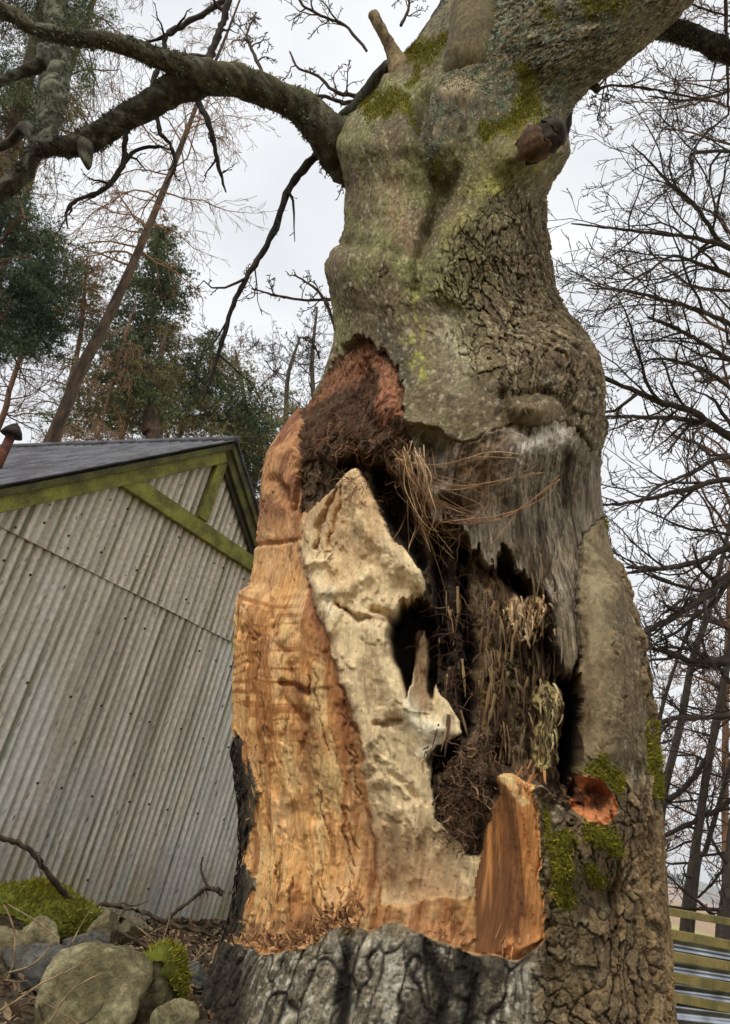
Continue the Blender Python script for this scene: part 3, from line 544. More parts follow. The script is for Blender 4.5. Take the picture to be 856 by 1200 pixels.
CH = mixc(CH, alb(128, 104, 76) * (1 + .4 * fib3 + .3 * fib)[..., None], tongue * ss(846, 812, Y) * .9); CH = mixc(CH, alb(100, 62, 40), stroke(Xw, Yw, [(348, 640), (364, 700), (382, 760), (402, 815), (416, 880), (429, 950), (434, 1050)], [5, 7, 9, 10, 11, 10, 10]) * .85 * (.8 + .5 * fib2)); CH = mixc(CH, alb(26, 19, 14), np.clip(hole * (1 - tongue), 0, 1) * ss(0.02, 0.12, -(disp)) * 0.95)
# grey dead shell
c = np.broadcast_to(alb(132, 120, 100), K) * (1 + 0.3 * fib + 0.15 * lum2 + 0.1 * fine + 0.45 * fib3)[..., None]
c = mixc(c, alb(60, 50, 40), ss(0.05, 0.45, fbm(A * 50, H * 6, 4, 161)) * 0.75); c = mixc(c, alb(92, 72, 50), ss(0, 0.4, lum) * .5)
c = mixc(c, alb(186, 176, 160), (stroke(Xw, Yw, [(498, 525), (508, 560)], [12, 13]) + stroke(Xw, Yw, [(655, 512), (615, 530), (600, 565)], [12, 18, 11]) * 0.9) * ss(-0.35, 0.2, lum2 + 0.1))
c = mixc(c, alb(48, 40, 32), stroke(Xw, Y, [(668, 535), (664, 600)], 9) * .6 + stroke(Xw, Y, [(690, 545), (684, 640)], 9) * .3); c = mixc(c, alb(140, 124, 92), stroke(Xw, Y, [(660, 700), (668, 780)], 6) * .6)
c = mixc(c, alb(104, 78, 52), polymask(Xw, Yw, [(545, 520), (600, 510), (590, 560), (560, 580), (530, 560)], 8) * .5); CD = c
# torn red stub
c = np.broadcast_to(alb(178, 112, 68), K) * (1 + 0.6 * lum2 + 0.2 * fine)[..., None]
c = mixc(c, alb(56, 34, 24), ss(-0.1, 0.3, fbm(A * 30, H * 26, 4, 171)) * ss(1.1, 0.3, sd_) * .9); CT = c

LAB = np.argmax(np.stack([bark, sap, heart, rot, dead, callus, stub], -1), -1)
allC = [CB, CS, CH, CR, CD, CC, CT]
TREE = empty('old_tree', (float(CEN[-1, 0]), float(CEN[-1, 1]), 0.0), 'massive old tree with a great torn wound of orange and pale wood in its bole', 'tree')
mats = [material('bark', attr=True, nscale=45, namp=0.2, bscale=120, bstr=0.7, bdist=0.006, grit=(95, .38, (1, 1, .6))),
        material('sapwood', attr=True, rough=0.75, nscale=60, namp=0.14, bscale=90, bstr=0.55, bdist=0.005, stretch=(1, 1, 0.18), grit=(150, .26, (1, 1, .06))),
        material('heartwood', attr=True, rough=0.85, nscale=50, namp=0.12, bscale=90, bstr=0.55, bdist=0.005, stretch=(1, 1, 0.6), grit=(120, .16, (1, 1, .3))),
        material('rotten_wood', attr=True, nscale=60, namp=0.35, bscale=80, bstr=0.9, bdist=0.01, stretch=(1, 1, 0.35), grit=(110, .55, (1, 1, .16))),
        material('grey_deadwood', attr=True, rough=0.8, nscale=70, namp=0.25, bscale=110, bstr=0.9, bdist=0.008, stretch=(1, 1, 0.15), grit=(150, .5, (1, 1, .07))),
        material('callus_bark', attr=True, nscale=40, namp=0.10, bscale=120, bstr=0.5, bdist=0.005, grit=(90, .25, (1, 1, .5))),
        material('torn_stub', attr=True, nscale=60, namp=0.25, bscale=90, bstr=0.8, bdist=0.008)]
names = ['bark', 'sapwood', 'heartwood', 'rotten_core', 'dead_shell', 'callus_ridge', 'torn_stub']
plabel = ['fissured olive brown bark with moss', 'freshly torn orange sapwood', 'pale crumbling heartwood', 'dark brown rotten core with deep holes', 'grey weathered shell of dead wood', 'smooth bark ridge healing the right edge of the wound', 'red brown torn branch stub beside the wound']
ii, jj = np.meshgrid(np.arange(NR - 1), np.arange(NC), indexing='ij'); j2 = (jj + 1) % NC
Q = np.stack([ii * NC + jj, (ii + 1) * NC + jj, (ii + 1) * NC + j2, ii * NC + j2], -1).reshape(-1, 4)
fl = LAB[:-1, :].reshape(-1)
PV = P2.reshape(-1, 3)
# drop specks: a face keeps its label only if its neighbourhood agrees
L2 = LAB.copy()
for _ in range(2):
    cnt = np.stack([sum(np.roll(np.roll(L2 == k, a, 0), b, 1).astype(np.int8) for a in (-2, -1, 0, 1, 2) for b in (-2, -1, 0, 1, 2)) for k in range(7)], -1); L2 = np.argmax(cnt, -1)
fl = L2[:-1, :].reshape(-1)
for k in range(7):
    f = Q[fl == k]; u, inv = np.unique(f, return_inverse=True)
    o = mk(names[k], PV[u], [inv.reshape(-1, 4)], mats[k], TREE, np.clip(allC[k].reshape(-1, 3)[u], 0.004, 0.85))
    if k: tag(o, plabel[k])
    if names[k] == 'rotten_core':
        # bottom of the hollow: deep relief plus near-black rot colour
        pass
N2 = gridn(P2)
if (N2[600, NF // 2] @ NI[600]) > 0: N2 = -N2
_rg = np.random.RandomState(11)
def surf(x, y):
    """surface point and normal at a design position."""
    r = np.searchsorted(rows, y); r = min(max(r, 1), NR - 2); k = int(np.argmin(np.abs(X[r, :NF] - x)))
    for _ in range(3):
        r = int(np.argmin(np.abs(Y[:, k] - y))); k = int(np.argmin(np.abs(X[r, :NF] - x)))
    return P2[r, k], Nn[r, k]
# ---- moss: short upright blades
def blades(idx, n, ln, wd, colf, name, mat, label=None, parent=TREE, src=None, srcN=None, droop=0.25):
    p = src[idx]; nn = srcN[idx]
    t = np.cross(nn, _rg.normal(size=nn.shape)); t /= np.linalg.norm(t, axis=1)[:, None] + 1e-9
    d = nn + _rg.normal(size=nn.shape) * 0.45 + np.array([0, 0, droop]); d /= np.linalg.norm(d, axis=1)[:, None]
    l = ln * _rg.uniform(0.4, 1.2, len(idx))[:, None]; b = p + _rg.normal(size=p.shape) * 0.003
    V = np.stack([b - t * wd, b + t * wd, b + d * l], 1).reshape(-1, 3); Fx = np.arange(len(V)).reshape(-1, 3)
    cc = np.repeat(colf(len(idx)), 3, 0)
    o = mk(name, V, [Fx], mat, parent, cc, smooth=False)
    if label: tag(o, label)
    return o
MB_MOSS = material('moss', attr=True, rough=0.95, nscale=60, namp=0.3, bstr=0)
def mosscol(n):
    k = _rg.uniform(0, 1, n)[:, None]; return (alb(84, 88, 18) * (1 - k) + alb(150, 140, 44) * k) * _rg.uniform(0.6, 1.15, n)[:, None]
mw = (moss * (moss > 0.22) * ((Y > -20) & (Y < 1220)) * (~back)).reshape(-1); mw = mw / mw.sum()
idx = _rg.choice(len(mw), 22000, p=mw)
blades(idx, 0, 0.013, 0.0016, mosscol, 'moss', MB_MOSS, 'yellow green moss cushions on the bark', src=PV, srcN=N2.reshape(-1, 3))
lw = (lg * ss(-0.15, 0.25, fbm(A * 38, H * 30, 4, 107)) * (~back) * (Y > -20) * (1 - wound)).reshape(-1); lw = lw / lw.sum()
idx = _rg.choice(len(lw), 9000, p=lw)
def lichcol(n):
    k = _rg.uniform(0, 1, n)[:, None]; return alb(96, 104, 84) * (1 - k) + alb(150, 156, 132) * k
LICH = material('lichen', attr=True, nscale=60, namp=0.2, bstr=0)
blades(idx, 0, 0.008, 0.0035, lichcol, 'lichen', LICH, 'grey green leafy lichen on the upper bole', src=PV, srcN=N2.reshape(-1, 3), droop=0)

# ================================================================== LIMBS of the old tree
BK = mats[0]
def limb(name, pts, n=60, sides=36, base=(92, 86, 62), lichen=0.5, amp=0.12, label=None, dark=0.3, parent=TREE, seed=0, moss_top=0.0):
    """pts: rows (px, py, world Y, radius in px at that place)"""
    S_ = spline(pts, n); C_ = np.array([atY(a, b, y) for a, b, y, r in S_])
    dep = (C_ - CAM) @ FW; R_ = S_[:, 3] * dep / F
    V, Fs = tube(C_, R_, sides); V = V.reshape(n, sides, 3)
    d = V - C_[:, None]; nn = d / (np.linalg.norm(d, axis=2)[..., None] + 1e-9)
    L_ = np.concatenate([[0], np.cumsum(np.linalg.norm(np.diff(C_, axis=0), axis=1))])[:, None]
    u = np.cos(np.arange(sides) * 2 * math.pi / sides)[None] * R_.mean() + 0 * L_ + seed * 3.1; v = np.sin(np.arange(sides) * 2 * math.pi / sides)[None] * R_.mean() + L_
    q = fbm(u * 30, v * 30, 4, 200 + seed); q2 = fbm(u * 90, v * 90, 3, 220 + seed); q3 = fbm(u * 9, v * 7, 3, 230 + seed)
    ds = (amp * 1.4 * q3 + amp * q + amp * 0.6 * q2) * R_[:, None]
    V = V + nn * ds[..., None]
    c = np.broadcast_to(alb(*base), V.shape).copy() * (1 + 0.35 * q + 0.3 * q2)[..., None]
    c = mixc(c, alb(124, 126, 104), ss(-0.05, 0.3, fbm(u * 55, v * 55, 3, 240 + seed)) * lichen); c = mixc(c, alb(42, 36, 28), ss(0.05, 0.35, fbm(u * 40, v * 40, 3, 250 + seed)) * dark)
    c = mixc(c, alb(100, 98, 34), ss(0.2, 0.8, nn[..., 2] + 0.6 * q) * moss_top)
    o = mk(name, V.reshape(-1, 3), Fs, BK, parent, np.clip(c.reshape(-1, 3), 0.004, .8))
    if label: tag(o, label)
    return o, V, nn, C_
LB = []
LB.append(limb('limb', [(440, 190, 2.5, 44), (405, 172, 2.44, 33), (386, 158, 2.4, 25), (355, 128, 2.36, 19), (320, 110, 2.3, 17.5), (285, 99, 2.26, 18), (245, 88, 2.22, 19), (205, 75, 2.2, 12), (165, 60, 2.18, 10.5), (120, 47, 2.17, 9.5), (75, 42, 2.16, 9), (40, 34, 2.15, 8), (15, 17, 2.15, 9), (-20, 6, 2.15, 8), (-120, -20, 2.1, 5)], 150, 40, base=(70, 64, 46), lichen=0.42, dark=.5, amp=.16, label='long mossy limb arching out to the left', moss_top=0.35))
LB.append(limb('limb', [(262, 92, 2.26, 15), (230, 98, 2.26, 15.5), (200, 107, 2.28, 15), (170, 126, 2.3, 14), (140, 143, 2.32, 13.5), (115, 160, 2.34, 14), (88, 172, 2.36, 13), (60, 172, 2.38, 11), (40, 180, 2.4, 10), (25, 205, 2.42, 11), (0, 225, 2.44, 12), (-60, 262, 2.5, 9)], 110, 34, base=(52, 46, 35), lichen=0.35, dark=0.6, amp=.18, seed=1, label='dark lower limb drooping to the left'))
LB.append(limb('limb_knob', [(100, 168, 2.34, 10), (101, 180, 2.33, 8), (103, 192, 2.33, 5), (104, 198, 2.33, 2)], 16, 18, base=(48, 42, 32), seed=2))
LB.append(limb('limb', [(52, 175, 2.38, 9), (56, 150, 2.44, 12), (60, 120, 2.5, 15), (64, 90, 2.56, 15), (66, 60, 2.6, 14), (66, 20, 2.65, 13), (64, -40, 2.7, 12)], 60, 30, base=(66, 66, 48), lichen=0.7, dark=0.6, amp=.2, seed=3, label='lichen covered upright limb at the top left corner'))
LB.append(limb('limb', [(46, 172, 2.4, 7), (30, 150, 2.5, 7), (10, 168, 2.6, 6), (-30, 180, 2.7, 5)], 20, 14, base=(50, 44, 34), seed=4))
LB.append(limb('limb', [(50, 55, 2.3, 6), (48, 75, 2.3, 8), (25, 85, 2.3, 6), (0, 97, 2.3, 5.5), (-50, 120, 2.3, 5)], 24, 14, base=(46, 40, 32), seed=5))
# central upright limb, broken pale stub, back limbs
LB.append(limb('limb', [(a, b, (surf(a, b)[0])[1] + dy, r) for a, b, r, dy in ((546, 116, 22, .26), (548, 98, 27, .14), (550, 75, 30, .055), (557, 25, 29, .01), (562, -20, 27, 0), (570, -80, 25, 0), (585, -180, 20, 0))], 110, 50, base=(100, 88, 62), lichen=0.12, amp=0.05, dark=0.25, seed=6, label='smooth upright limb rising from the crown of the bole'))
LB.append(limb('dead_stub', [(480, 112, 2.42, 17), (466, 76, 2.4, 11), (457, 54, 2.38, 8.5), (448, 36, 2.36, 7.5), (441, 22, 2.35, 6.5), (438, 17, 2.35, 6), (437.5, 16, 2.35, 2)], 60, 26, base=(140, 122, 90), lichen=0.15, amp=0.16, dark=0.5, seed=7, label='pale barkless broken stub'))
LB.append(limb('limb', [(560, -60, 2.7, 16), (535, -10, 2.65, 14), (518, 20, 2.6, 11), (504, 42, 2.6, 11), (480, 66, 2.6, 8), (452, 80, 2.62, 7), (436, 100, 2.66, 7), (424, 118, 2.7, 8), (400, 140, 2.75, 7)], 60, 22, base=(44, 40, 32), lichen=0.3, seed=8, amp=.2))
LB.append(limb('limb', [(640, 60, 2.3, 40), (700, 45, 2.3, 22), (735, 34, 2.3, 15), (765, 32, 2.3, 12), (800, 38, 2.3, 11), (830, 50, 2.3, 12), (860, 64, 2.3, 12), (930, 90, 2.3, 11)], 90, 30, base=(44, 38, 30), lichen=0.3, seed=9, amp=.2, label='limb reaching out to the right under the crown'))
LB.append(limb('limb', [(690, 70, 2.7, 14), (672, 100, 2.72, 9), (664, 125, 2.74, 8), (660, 150, 2.74, 9), (650, 172, 2.72, 10), (634, 188, 2.7, 9)], 40, 22, base=(38, 34, 28), lichen=0.3, seed=10))
LB.append(limb('branch_stub', [(668, 60, 2.4, 14), (682, 85, 2.36, 9), (694, 98, 2.34, 6), (701, 106, 2.33, 4)], 20, 16, base=(46, 42, 32), seed=11))
# sawn stub with a shield of torn bark
_sy = surf(606, 178)[0][1]
LB.append(limb('torn_rim', [(624, 172, _sy - .02, 18), (629, 169, _sy - .055, 22), (632, 167, _sy - .06, 21.5), (634, 165.5, _sy - .062, 14)], 18, 34, base=(120, 92, 68), lichen=0.1, amp=.22, dark=.6, seed=13, label='orange rim of torn bark round the sawn stub'))
LB.append(limb('sawn_stub', [(618, 178, _sy + .02, 15), (634, 166, _sy - .06, 18), (642, 160, _sy - .07, 19), (649, 154, _sy - .075, 18), (652, 152, _sy - .078, 16), (652.5, 151.5, _sy - .078, 5)], 40, 30, base=(50, 40, 32), lichen=0.15, amp=0.2, dark=0.8, seed=14, label='dark sawn off branch stub'))
# lichen tufts on the limbs
for k, n_ in ((0, 3800), (1, 2400), (3, 2600), (9, 1500)):
    o_, V_, n__, _c = LB[k]; v_ = V_.reshape(-1, 3); m_ = n__.reshape(-1, 3)
    wq = np.clip(fbm(v_[:, 0] * 25, v_[:, 2] * 25, 3, 260 + k) + 0.12, 0, 1) + 1e-6; idx = _rg.choice(len(wq), n_, p=wq / wq.sum())
    blades(idx, 0, 0.011, 0.004, (lambda n, d=(0.6 if k == 1 else 1.0): lichcol(n) * d * 0.62), 'lichen', LICH, src=v_, srcN=m_, droop=0)

# ---------------- twigs and bare branches: a recursive grower
def rotv(v, ax, a):
    c_, s_ = math.cos(a), math.sin(a); return v * c_ + ax.cross(v) * s_ + ax * (ax.dot(v) * (1 - c_))
class Grower:
    def __init__(s, seed, sides=(6, 5, 4, 3, 3), wig=0.25, trop=(0, 0, 0.05), rmin=0.0012, ang=(0.45, 1.0), lenf=(0.3, 0.6), density=(5, 5, 4, 3), levels=3, seg=None, curl=0.0):
        s.r = random.Random(seed); s.sides = sides; s.wig = wig; s.trop = Vector(trop); s.rmin = rmin; s.ang = ang; s.lenf = lenf; s.density = density; s.levels = levels; s.paths = []; s.curl = curl; s.seg = seg
    def path(s, p, d, L_, r0, lev):
        n = max(4, min(9, int(5 + L_ * 2))); st = L_ / n; pts = [p.copy()]; rr = [r0]
        for i in range(n):
            w = Vector((s.r.gauss(0, 1), s.r.gauss(0, 1), s.r.gauss(0, 1))) * s.wig
            d = (d + w + s.trop).normalized(); p = p + d * st; pts.append(p.copy()); rr.append(max(s.rmin, r0 * (1 - 0.85 * (i + 1) / n)))
        s.paths.append((pts, rr, lev)); s.kids(pts, rr, L_, lev)
    def kids(s, pts, rr, L_, lev, start=0.15):
        if lev >= s.levels: return
        k = s.density[min(lev, len(s.density) - 1)]; side = s.r.random() * 6
        k = max(1, int(k * (0.7 + 0.6 * s.r.random())))
        for i in range(k):
            t = start + (0.98 - start) * (i + s.r.random() * 0.9) / k; x = t * (len(pts) - 1); j = min(int(x), len(pts) - 2); f = x - j
            p = pts[j].lerp(pts[j + 1], f); d = (pts[j + 1] - pts[j]).normalized(); r = rr[j] + (rr[j + 1] - rr[j]) * f
            perp = d.orthogonal().normalized(); side += 2.4 + s.r.uniform(-0.5, 0.5); perp = rotv(perp, d, side)
            a = s.r.uniform(*s.ang); nd = (d * math.cos(a) + perp * math.sin(a)).normalized()
            s.path(p, nd, L_ * s.r.uniform(*s.lenf) * (1.15 - 0.5 * t), max(s.rmin, r * s.r.uniform(0.45, 0.7)), lev + 1)
    def main(s, pts, rr, n=30, start=0.15, lev=0, L_=None):
        q = spline(np.column_stack([np.array([tuple(v) for v in pts]), rr]), n)
        P_ = [Vector(a[:3]) for a in q]; R_ = [max(s.rmin, a[3]) for a in q]
        for i in range(1, n):
            P_[i] += Vector((s.r.gauss(0, 1), s.r.gauss(0, 1), s.r.gauss(0, 1))) * R_[i] * 0.2; R_[i] *= s.r.uniform(.86, 1.14)
        if L_ is None: L_ = sum((P_[i + 1] - P_[i]).length for i in range(n - 1))
        s.paths.append((P_, R_, lev)); s.kids(P_, R_, L_, lev, start)
    def mesh(s, name, mat, parent, lev0=0, lev1=99, col=None, colj=0.15):
        mb = MB(); ok = False
        for pts, rr, lev in s.paths:
            if not (lev0 <= lev <= lev1): continue
            ok = True; V, Fs = tube([tuple(p) for p in pts], rr, s.sides[min(lev, len(s.sides) - 1)], cap=False)
            mb.add(V, Fs, None if col is None else np.asarray(col) * s.r.uniform(1 - colj, 1 + colj))
        return mb.build(name, mat, parent) if ok else None
DARKB = material('dark_branch_bark', alb(58, 50, 42), col2=alb(34, 30, 26), nscale=40, bscale=90, bstr=0.4, mscale=12)
TWIGB = material('twig_bark', alb(78, 66, 54), bstr=0)
def W(p, Y): return [Vector(atY(a, b, Y)) for a, b in p]
def rpx(px, Y): return px * Y * 1.12 / F
# dark branch hanging from the crotch of the left limb
g = Grower(31, wig=0.28, trop=(0, 0, -0.02), density=(8, 4, 3), lenf=(0.13, 0.3), levels=3, rmin=0.0016)
g.main(W([(392, 168), (372, 182), (350, 205), (338, 225), (325, 262), (312, 290), (298, 312), (284, 335), (272, 362), (262, 395), (253, 425), (243, 455), (238, 470)], 2.5), [rpx(a, 2.5) for a in (6, 5.4, 5, 4.6, 4.4, 4, 3.7, 3.3, 3, 2.7, 2.4, 2, 1.2)], 50)
g.mesh('hanging_branch', DARKB, TREE)
g = Grower(32, wig=0.3, trop=(0, 0, 0.02), density=(5, 4, 3), lenf=(0.15, 0.35), levels=3, rmin=0.0016)
g.main(W([(240, 78), (248, 60), (258, 35), (266, 12), (276, -30)], 2.5), [rpx(a, 2.5) for a in (7, 5.5, 5, 5, 4)], 24)
g.main(W([(180, 100), (184, 82), (192, 60), (196, 42), (215, 30), (240, 15), (262, 0), (300, -30)], 2.6), [rpx(a, 2.6) for a in (3.5, 4, 3.5, 4.5, 4.5, 4.2, 4, 3)], 30)
g.main(W([(196, 42), (178, 48), (160, 52)], 2.6), [rpx(a, 2.6) for a in (3, 2, 1.2)], 8)
g.main(W([(232, 118), (245, 145), (252, 175), (258, 200), (265, 225)], 2.4), [rpx(a, 2.4) for a in (4.5, 3.6, 3, 2.4, 1)], 20)
g.main(W([(147, 145), (146, 170), (145, 190), (132, 212), (118, 224), (88, 236), (78, 250), (80, 268)], 2.4), [rpx(a, 2.4) for a in (5, 4, 4, 3.6, 3, 2.6, 2, 1)], 30)
g.main(W([(184, 135), (188, 155), (200, 170), (206, 195), (195, 215)], 2.4), [rpx(a, 2.4) for a in (3.5, 3, 2.4, 2, 1)], 20)
g.main(W([(145, 192), (160, 176), (185, 172), (200, 176)], 2.4), [rpx(a, 2.4) for a in (3, 2.4, 2, 1)], 14)
g.mesh('branchlet', DARKB, TREE)
g = Grower(33, wig=0.33, trop=(0, 0, 0.0), density=(7, 5, 4), lenf=(0.25, 0.5), levels=3, rmin=0.0017)
for pl, Yq, rs_ in (([(436, 108), (410, 112), (388, 104), (372, 88), (350, 80), (340, 60)], 2.8, (3.6, 3.2, 2.6, 2.2, 1.8, 1.2)), ([(430, 118), (400, 120), (380, 112), (360, 114)], 2.85, (3.6, 3, 2.4, 1.5)), ([(430, 60), (405, 30), (380, 20), (355, 5), (345, -20)], 2.9, (2, 2.2, 2.2, 2, 2)),
                    ([(372, 182), (385, 190), (398, 200), (402, 220)], 2.55, (3, 2, 1.6, 1)), ([(470, 30), (480, 5), (470, -20)], 2.9, (2.4, 2, 2)), ([(395, 390), (385, 362), (372, 340), (345, 322)], 2.9, (2.4, 2, 1.6, 1)), ([(395, 350), (360, 352), (320, 345), (295, 338)], 3.0, (2.2, 1.8, 1.3, 1)),
                    ([(310, 90), (296, 60), (290, 40), (300, 15)], 2.5, (3, 2.2, 1.8, 1.2)), ([(700, 104), (720, 100), (760, 104), (800, 112), (840, 120)], 2.4, (2, 2, 1.8, 1.6, 1.4)), ([(702, 102), (716, 82), (735, 50)], 2.35, (1.5, 1.5, 1.5)), ([(712, 85), (706, 115), (701, 140)], 2.35, (1.2, 1, .8)),
                    ([(850, -20), (852, 40), (853, 90), (854, 135)], 2.6, (3, 2.8, 2.4, 1.5)), ([(860, 20), (830, 12), (805, 2), (790, -12)], 2.7, (1.5, 1.5, 1.2, 1)), ([(375, 420), (368, 405), (355, 395)], 2.8, (1.5, 1.2, 1))):
    g.main(W(pl, Yq), [rpx(a, Yq) for a in rs_], 20)
g.mesh('twigs', TWIGB, TREE)

# ---------------- roots, fibres, straws and splinters on the wound
SPL = material('splinter_wood', attr=True, nscale=60, namp=0.2, bstr=0.4, bscale=90, bdist=0.003, stretch=(1, 1, .3))
ROOT = material('root_fibre', attr=True, nscale=50, namp=0.3, bstr=0)
mb = MB(); R_ = random.Random(5)
def curl(p, nrm, L_, r, col, wig=0.5, n=8, grav=-0.3, d=None):
    v = (Vector(nrm) * 0.5 + Vector((R_.gauss(0, 1), R_.gauss(0, 1), R_.gauss(0, 1)))).normalized() if d is None else Vector(d).normalized(); q = Vector(p); pts = [tuple(q)]
    for i in range(n):
        v = (v + Vector((R_.gauss(0, 1), R_.gauss(0, 1), R_.gauss(0, 1) + grav * 0.6)) * wig).normalized(); q = q + v * (L_ / n); pts.append(tuple(q))
    V, Fs = tube(pts, np.linspace(r, r * 0.4, n + 1), 4, cap=False); mb.add(V, Fs, np.asarray(col) * R_.uniform(0.6, 1.35))
for i in range(430):        # root mat low in the hollow
    t = R_.random(); x = R_.gauss(550 - 14 * t, 20 - 6 * t); y = 868 + 118 * t + R_.gauss(0, 6)
    if not (500 < x < 592): continue
    p, n_ = surf(x, y); curl(p + n_ * R_.uniform(-0.01, 0.035), n_, R_.uniform(0.02, 0.08), R_.choice((.0006, .0008, .001, .0014, .0026)), alb(86, 62, 46) if R_.random() < .7 else alb(136, 110, 84), 0.6)
tag(mb.build('root_mat', ROOT, TREE), 'tangled mat of fine brown roots low in the hollow', kind='stuff')
mb = MB()
for i in range(330):
    if R_.random() < 0.62: x, y = R_.uniform(355, 468), R_.uniform(418, 530); 
    else: x, y = R_.uniform(400, 470), R_.uniform(500, 600)
    if (x < 352 + (500 - y) * 0.6 + 12 and y < 500) or (x > 440 and y < 494 and R_.random() < .8): continue
    p, n_ = surf(x, y); curl(p + n_ * 0.004, n_, R_.uniform(0.02, 0.08), R_.uniform(0.0007, 0.0018), alb(112, 78, 54) if R_.random() < .6 else alb(150, 108, 76), 0.5)
tag(mb.build('root_mat', ROOT, TREE), 'reddish fibrous roots at the peak of the wound', kind='stuff')
mb = MB()
for i in range(130):        # ragged column between the holes
    x, y = R_.gauss(534, 11), R_.uniform(600, 850); p, n_ = surf(x, y)
    if x < 512 + max(0, y - 800) * 0.6: continue
    curl(p + n_ * 0.006, n_, R_.uniform(0.04, 0.14), R_.uniform(0.0008, 0.002), alb(74, 52, 36) if R_.random() < .8 else alb(140, 108, 74), 0.3, grav=-0.9)
for i in range(50):
    x, y = R_.uniform(560, 655), R_.uniform(700, 890); p, n_ = surf(x, y); curl(p + n_ * 0.004, n_, R_.uniform(0.03, 0.09), R_.uniform(0.0008, 0.0018), alb(120, 92, 62), 0.3, grav=-0.9)
tag(mb.build('wood_fibres', ROOT, TREE), 'hanging shreds of rotten wood', kind='stuff')
# upright shivers of rotten wood in the hollow
mb = MB(); SHV = []
def shiver(x, y, L_, w, tone, lift=.01):
    p0, n0 = surf(x, y); p1, n1 = surf(x + R_.gauss(0, 2), y + L_ * 260); p0 = Vector(p0); d = (Vector(p1) - p0); d.y = d.y * .3; d = d.normalized() * L_; n0 = Vector(n0)
    tt = n0.cross(d).normalized(); k = 7; V = []
    for i in range(k + 1):
        f = i / k; c_ = p0 + d * f + n0 * (lift + .006 * math.sin(f * 3)); ww = w * (1 if f < .7 else (1.05 - f) / .36) * R_.uniform(.55, 1.15) + .0003; th_ = w * .35
        V += [c_ - tt * ww, c_ + n0 * th_, c_ + tt * ww, c_ - n0 * th_]
    Q_ = [(4 * i + a, 4 * i + (a + 1) % 4, 4 * i + 4 + (a + 1) % 4, 4 * i + 4 + a) for i in range(k) for a in range(4)]
    mb.add([tuple(v) for v in V], [Q_], alb(*tone) * R_.uniform(.55, 1.3))
for i in range(260):
    x, y = R_.choice(((R_.uniform(512, 655), R_.uniform(640, 860)), (R_.uniform(565, 650), R_.uniform(680, 880)))); 
    if 655 < x: continue
    shiver(x, y, R_.uniform(.02, .10), R_.uniform(.0012, .0045), R_.choice(((112, 88, 60), (70, 52, 36), (134, 112, 80), (58, 42, 30), (96, 82, 62))), R_.uniform(.0, .02))
for i in range(50): shiver(R_.gauss(622, 13), R_.uniform(690, 750), R_.uniform(.015, .05), R_.uniform(.0015, .0045), R_.choice(((172, 144, 106), (140, 112, 80), (190, 164, 124))), R_.uniform(.01, .03))
for i in range(40): shiver(R_.gauss(645, 6), R_.uniform(800, 885), R_.uniform(.015, .05), R_.uniform(.001, .0035), R_.choice(((160, 148, 104), (132, 118, 80), (178, 164, 124))), R_.uniform(.005, .02))
for i in range(60): shiver(R_.uniform(590, 678), R_.uniform(520, 740), R_.uniform(.03, .09), R_.uniform(.001, .003), R_.choice(((120, 108, 88), (76, 66, 54))), .003)
tag(mb.build('wood_shivers', SPL if 'SPL' in globals() else ROOT, TREE, smooth=False), 'upright splintered shivers of rotten wood', kind='stuff')
# straw coloured dead stems slung across the hollow
mb = MB()
def straw(pl, r=0.0017, col=(150, 118, 84), lift=0.03, jit=4):
    k = []
    for a, b in pl:
        p, n_ = surf(a + R_.gauss(0, jit), b + R_.gauss(0, jit)); k.append(p + n_ * (lift + R_.uniform(0, 0.02)))
    q = spline(np.array(k), 26); q += np.cumsum(np.random.RandomState(R_.randint(0, 9999)).normal(size=q.shape) * 0.0005, 0)
    V, Fs = tube(q, np.linspace(r, r * 0.5, 26), 5); mb.add(V, Fs, alb(*col) * R_.uniform(0.7, 1.3))
for i in range(2): straw([(470, 542), (510, 552), (560, 550), (600, 544)], .0019, (176, 146, 108)); 
for i in range(3): straw([(500, 566), (530, 576), (575, 574), (620, 560)], .0017)
for i in range(3): straw([(505, 612), (540, 618), (580, 612), (625, 585), (645, 560)], .0019, (150, 110, 78))
for i in range(3): straw([(470, 535), (490, 575), (520, 600), (545, 612)])
for i in range(34): 
    x0 = R_.gauss(486, 10); straw([(x0, 530 + R_.uniform(0, 20)), (x0 + R_.gauss(2, 8), 570), (x0 + R_.gauss(10, 12), 605 + R_.uniform(0, 15)), (x0 + R_.gauss(22, 16), 625 + R_.uniform(0, 35))], R_.uniform(.0008, .0019), R_.choice([(150, 118, 84), (120, 90, 62), (184, 156, 118)]), 0.045, 2)
for i in range(10): straw([(R_.uniform(465, 480), 540), (R_.uniform(470, 500), 560), (R_.uniform(520, 560), R_.uniform(555, 615)), (R_.uniform(560, 600), R_.uniform(540, 620))], .0011)
straw([(602, 598), (570, 640), (548, 660)], .0014); straw([(575, 590), (562, 612)], .0014); straw([(478, 590), (480, 640), (478, 655)], .0015, (190, 160, 120)); straw([(492, 610), (508, 650), (526, 690)], .0016)
straw([(560, 600), (530, 640), (515, 655)], .0015)
tag(mb.build('dead_stems', ROOT, TREE), 'straw coloured dead stems slung across the hollow')
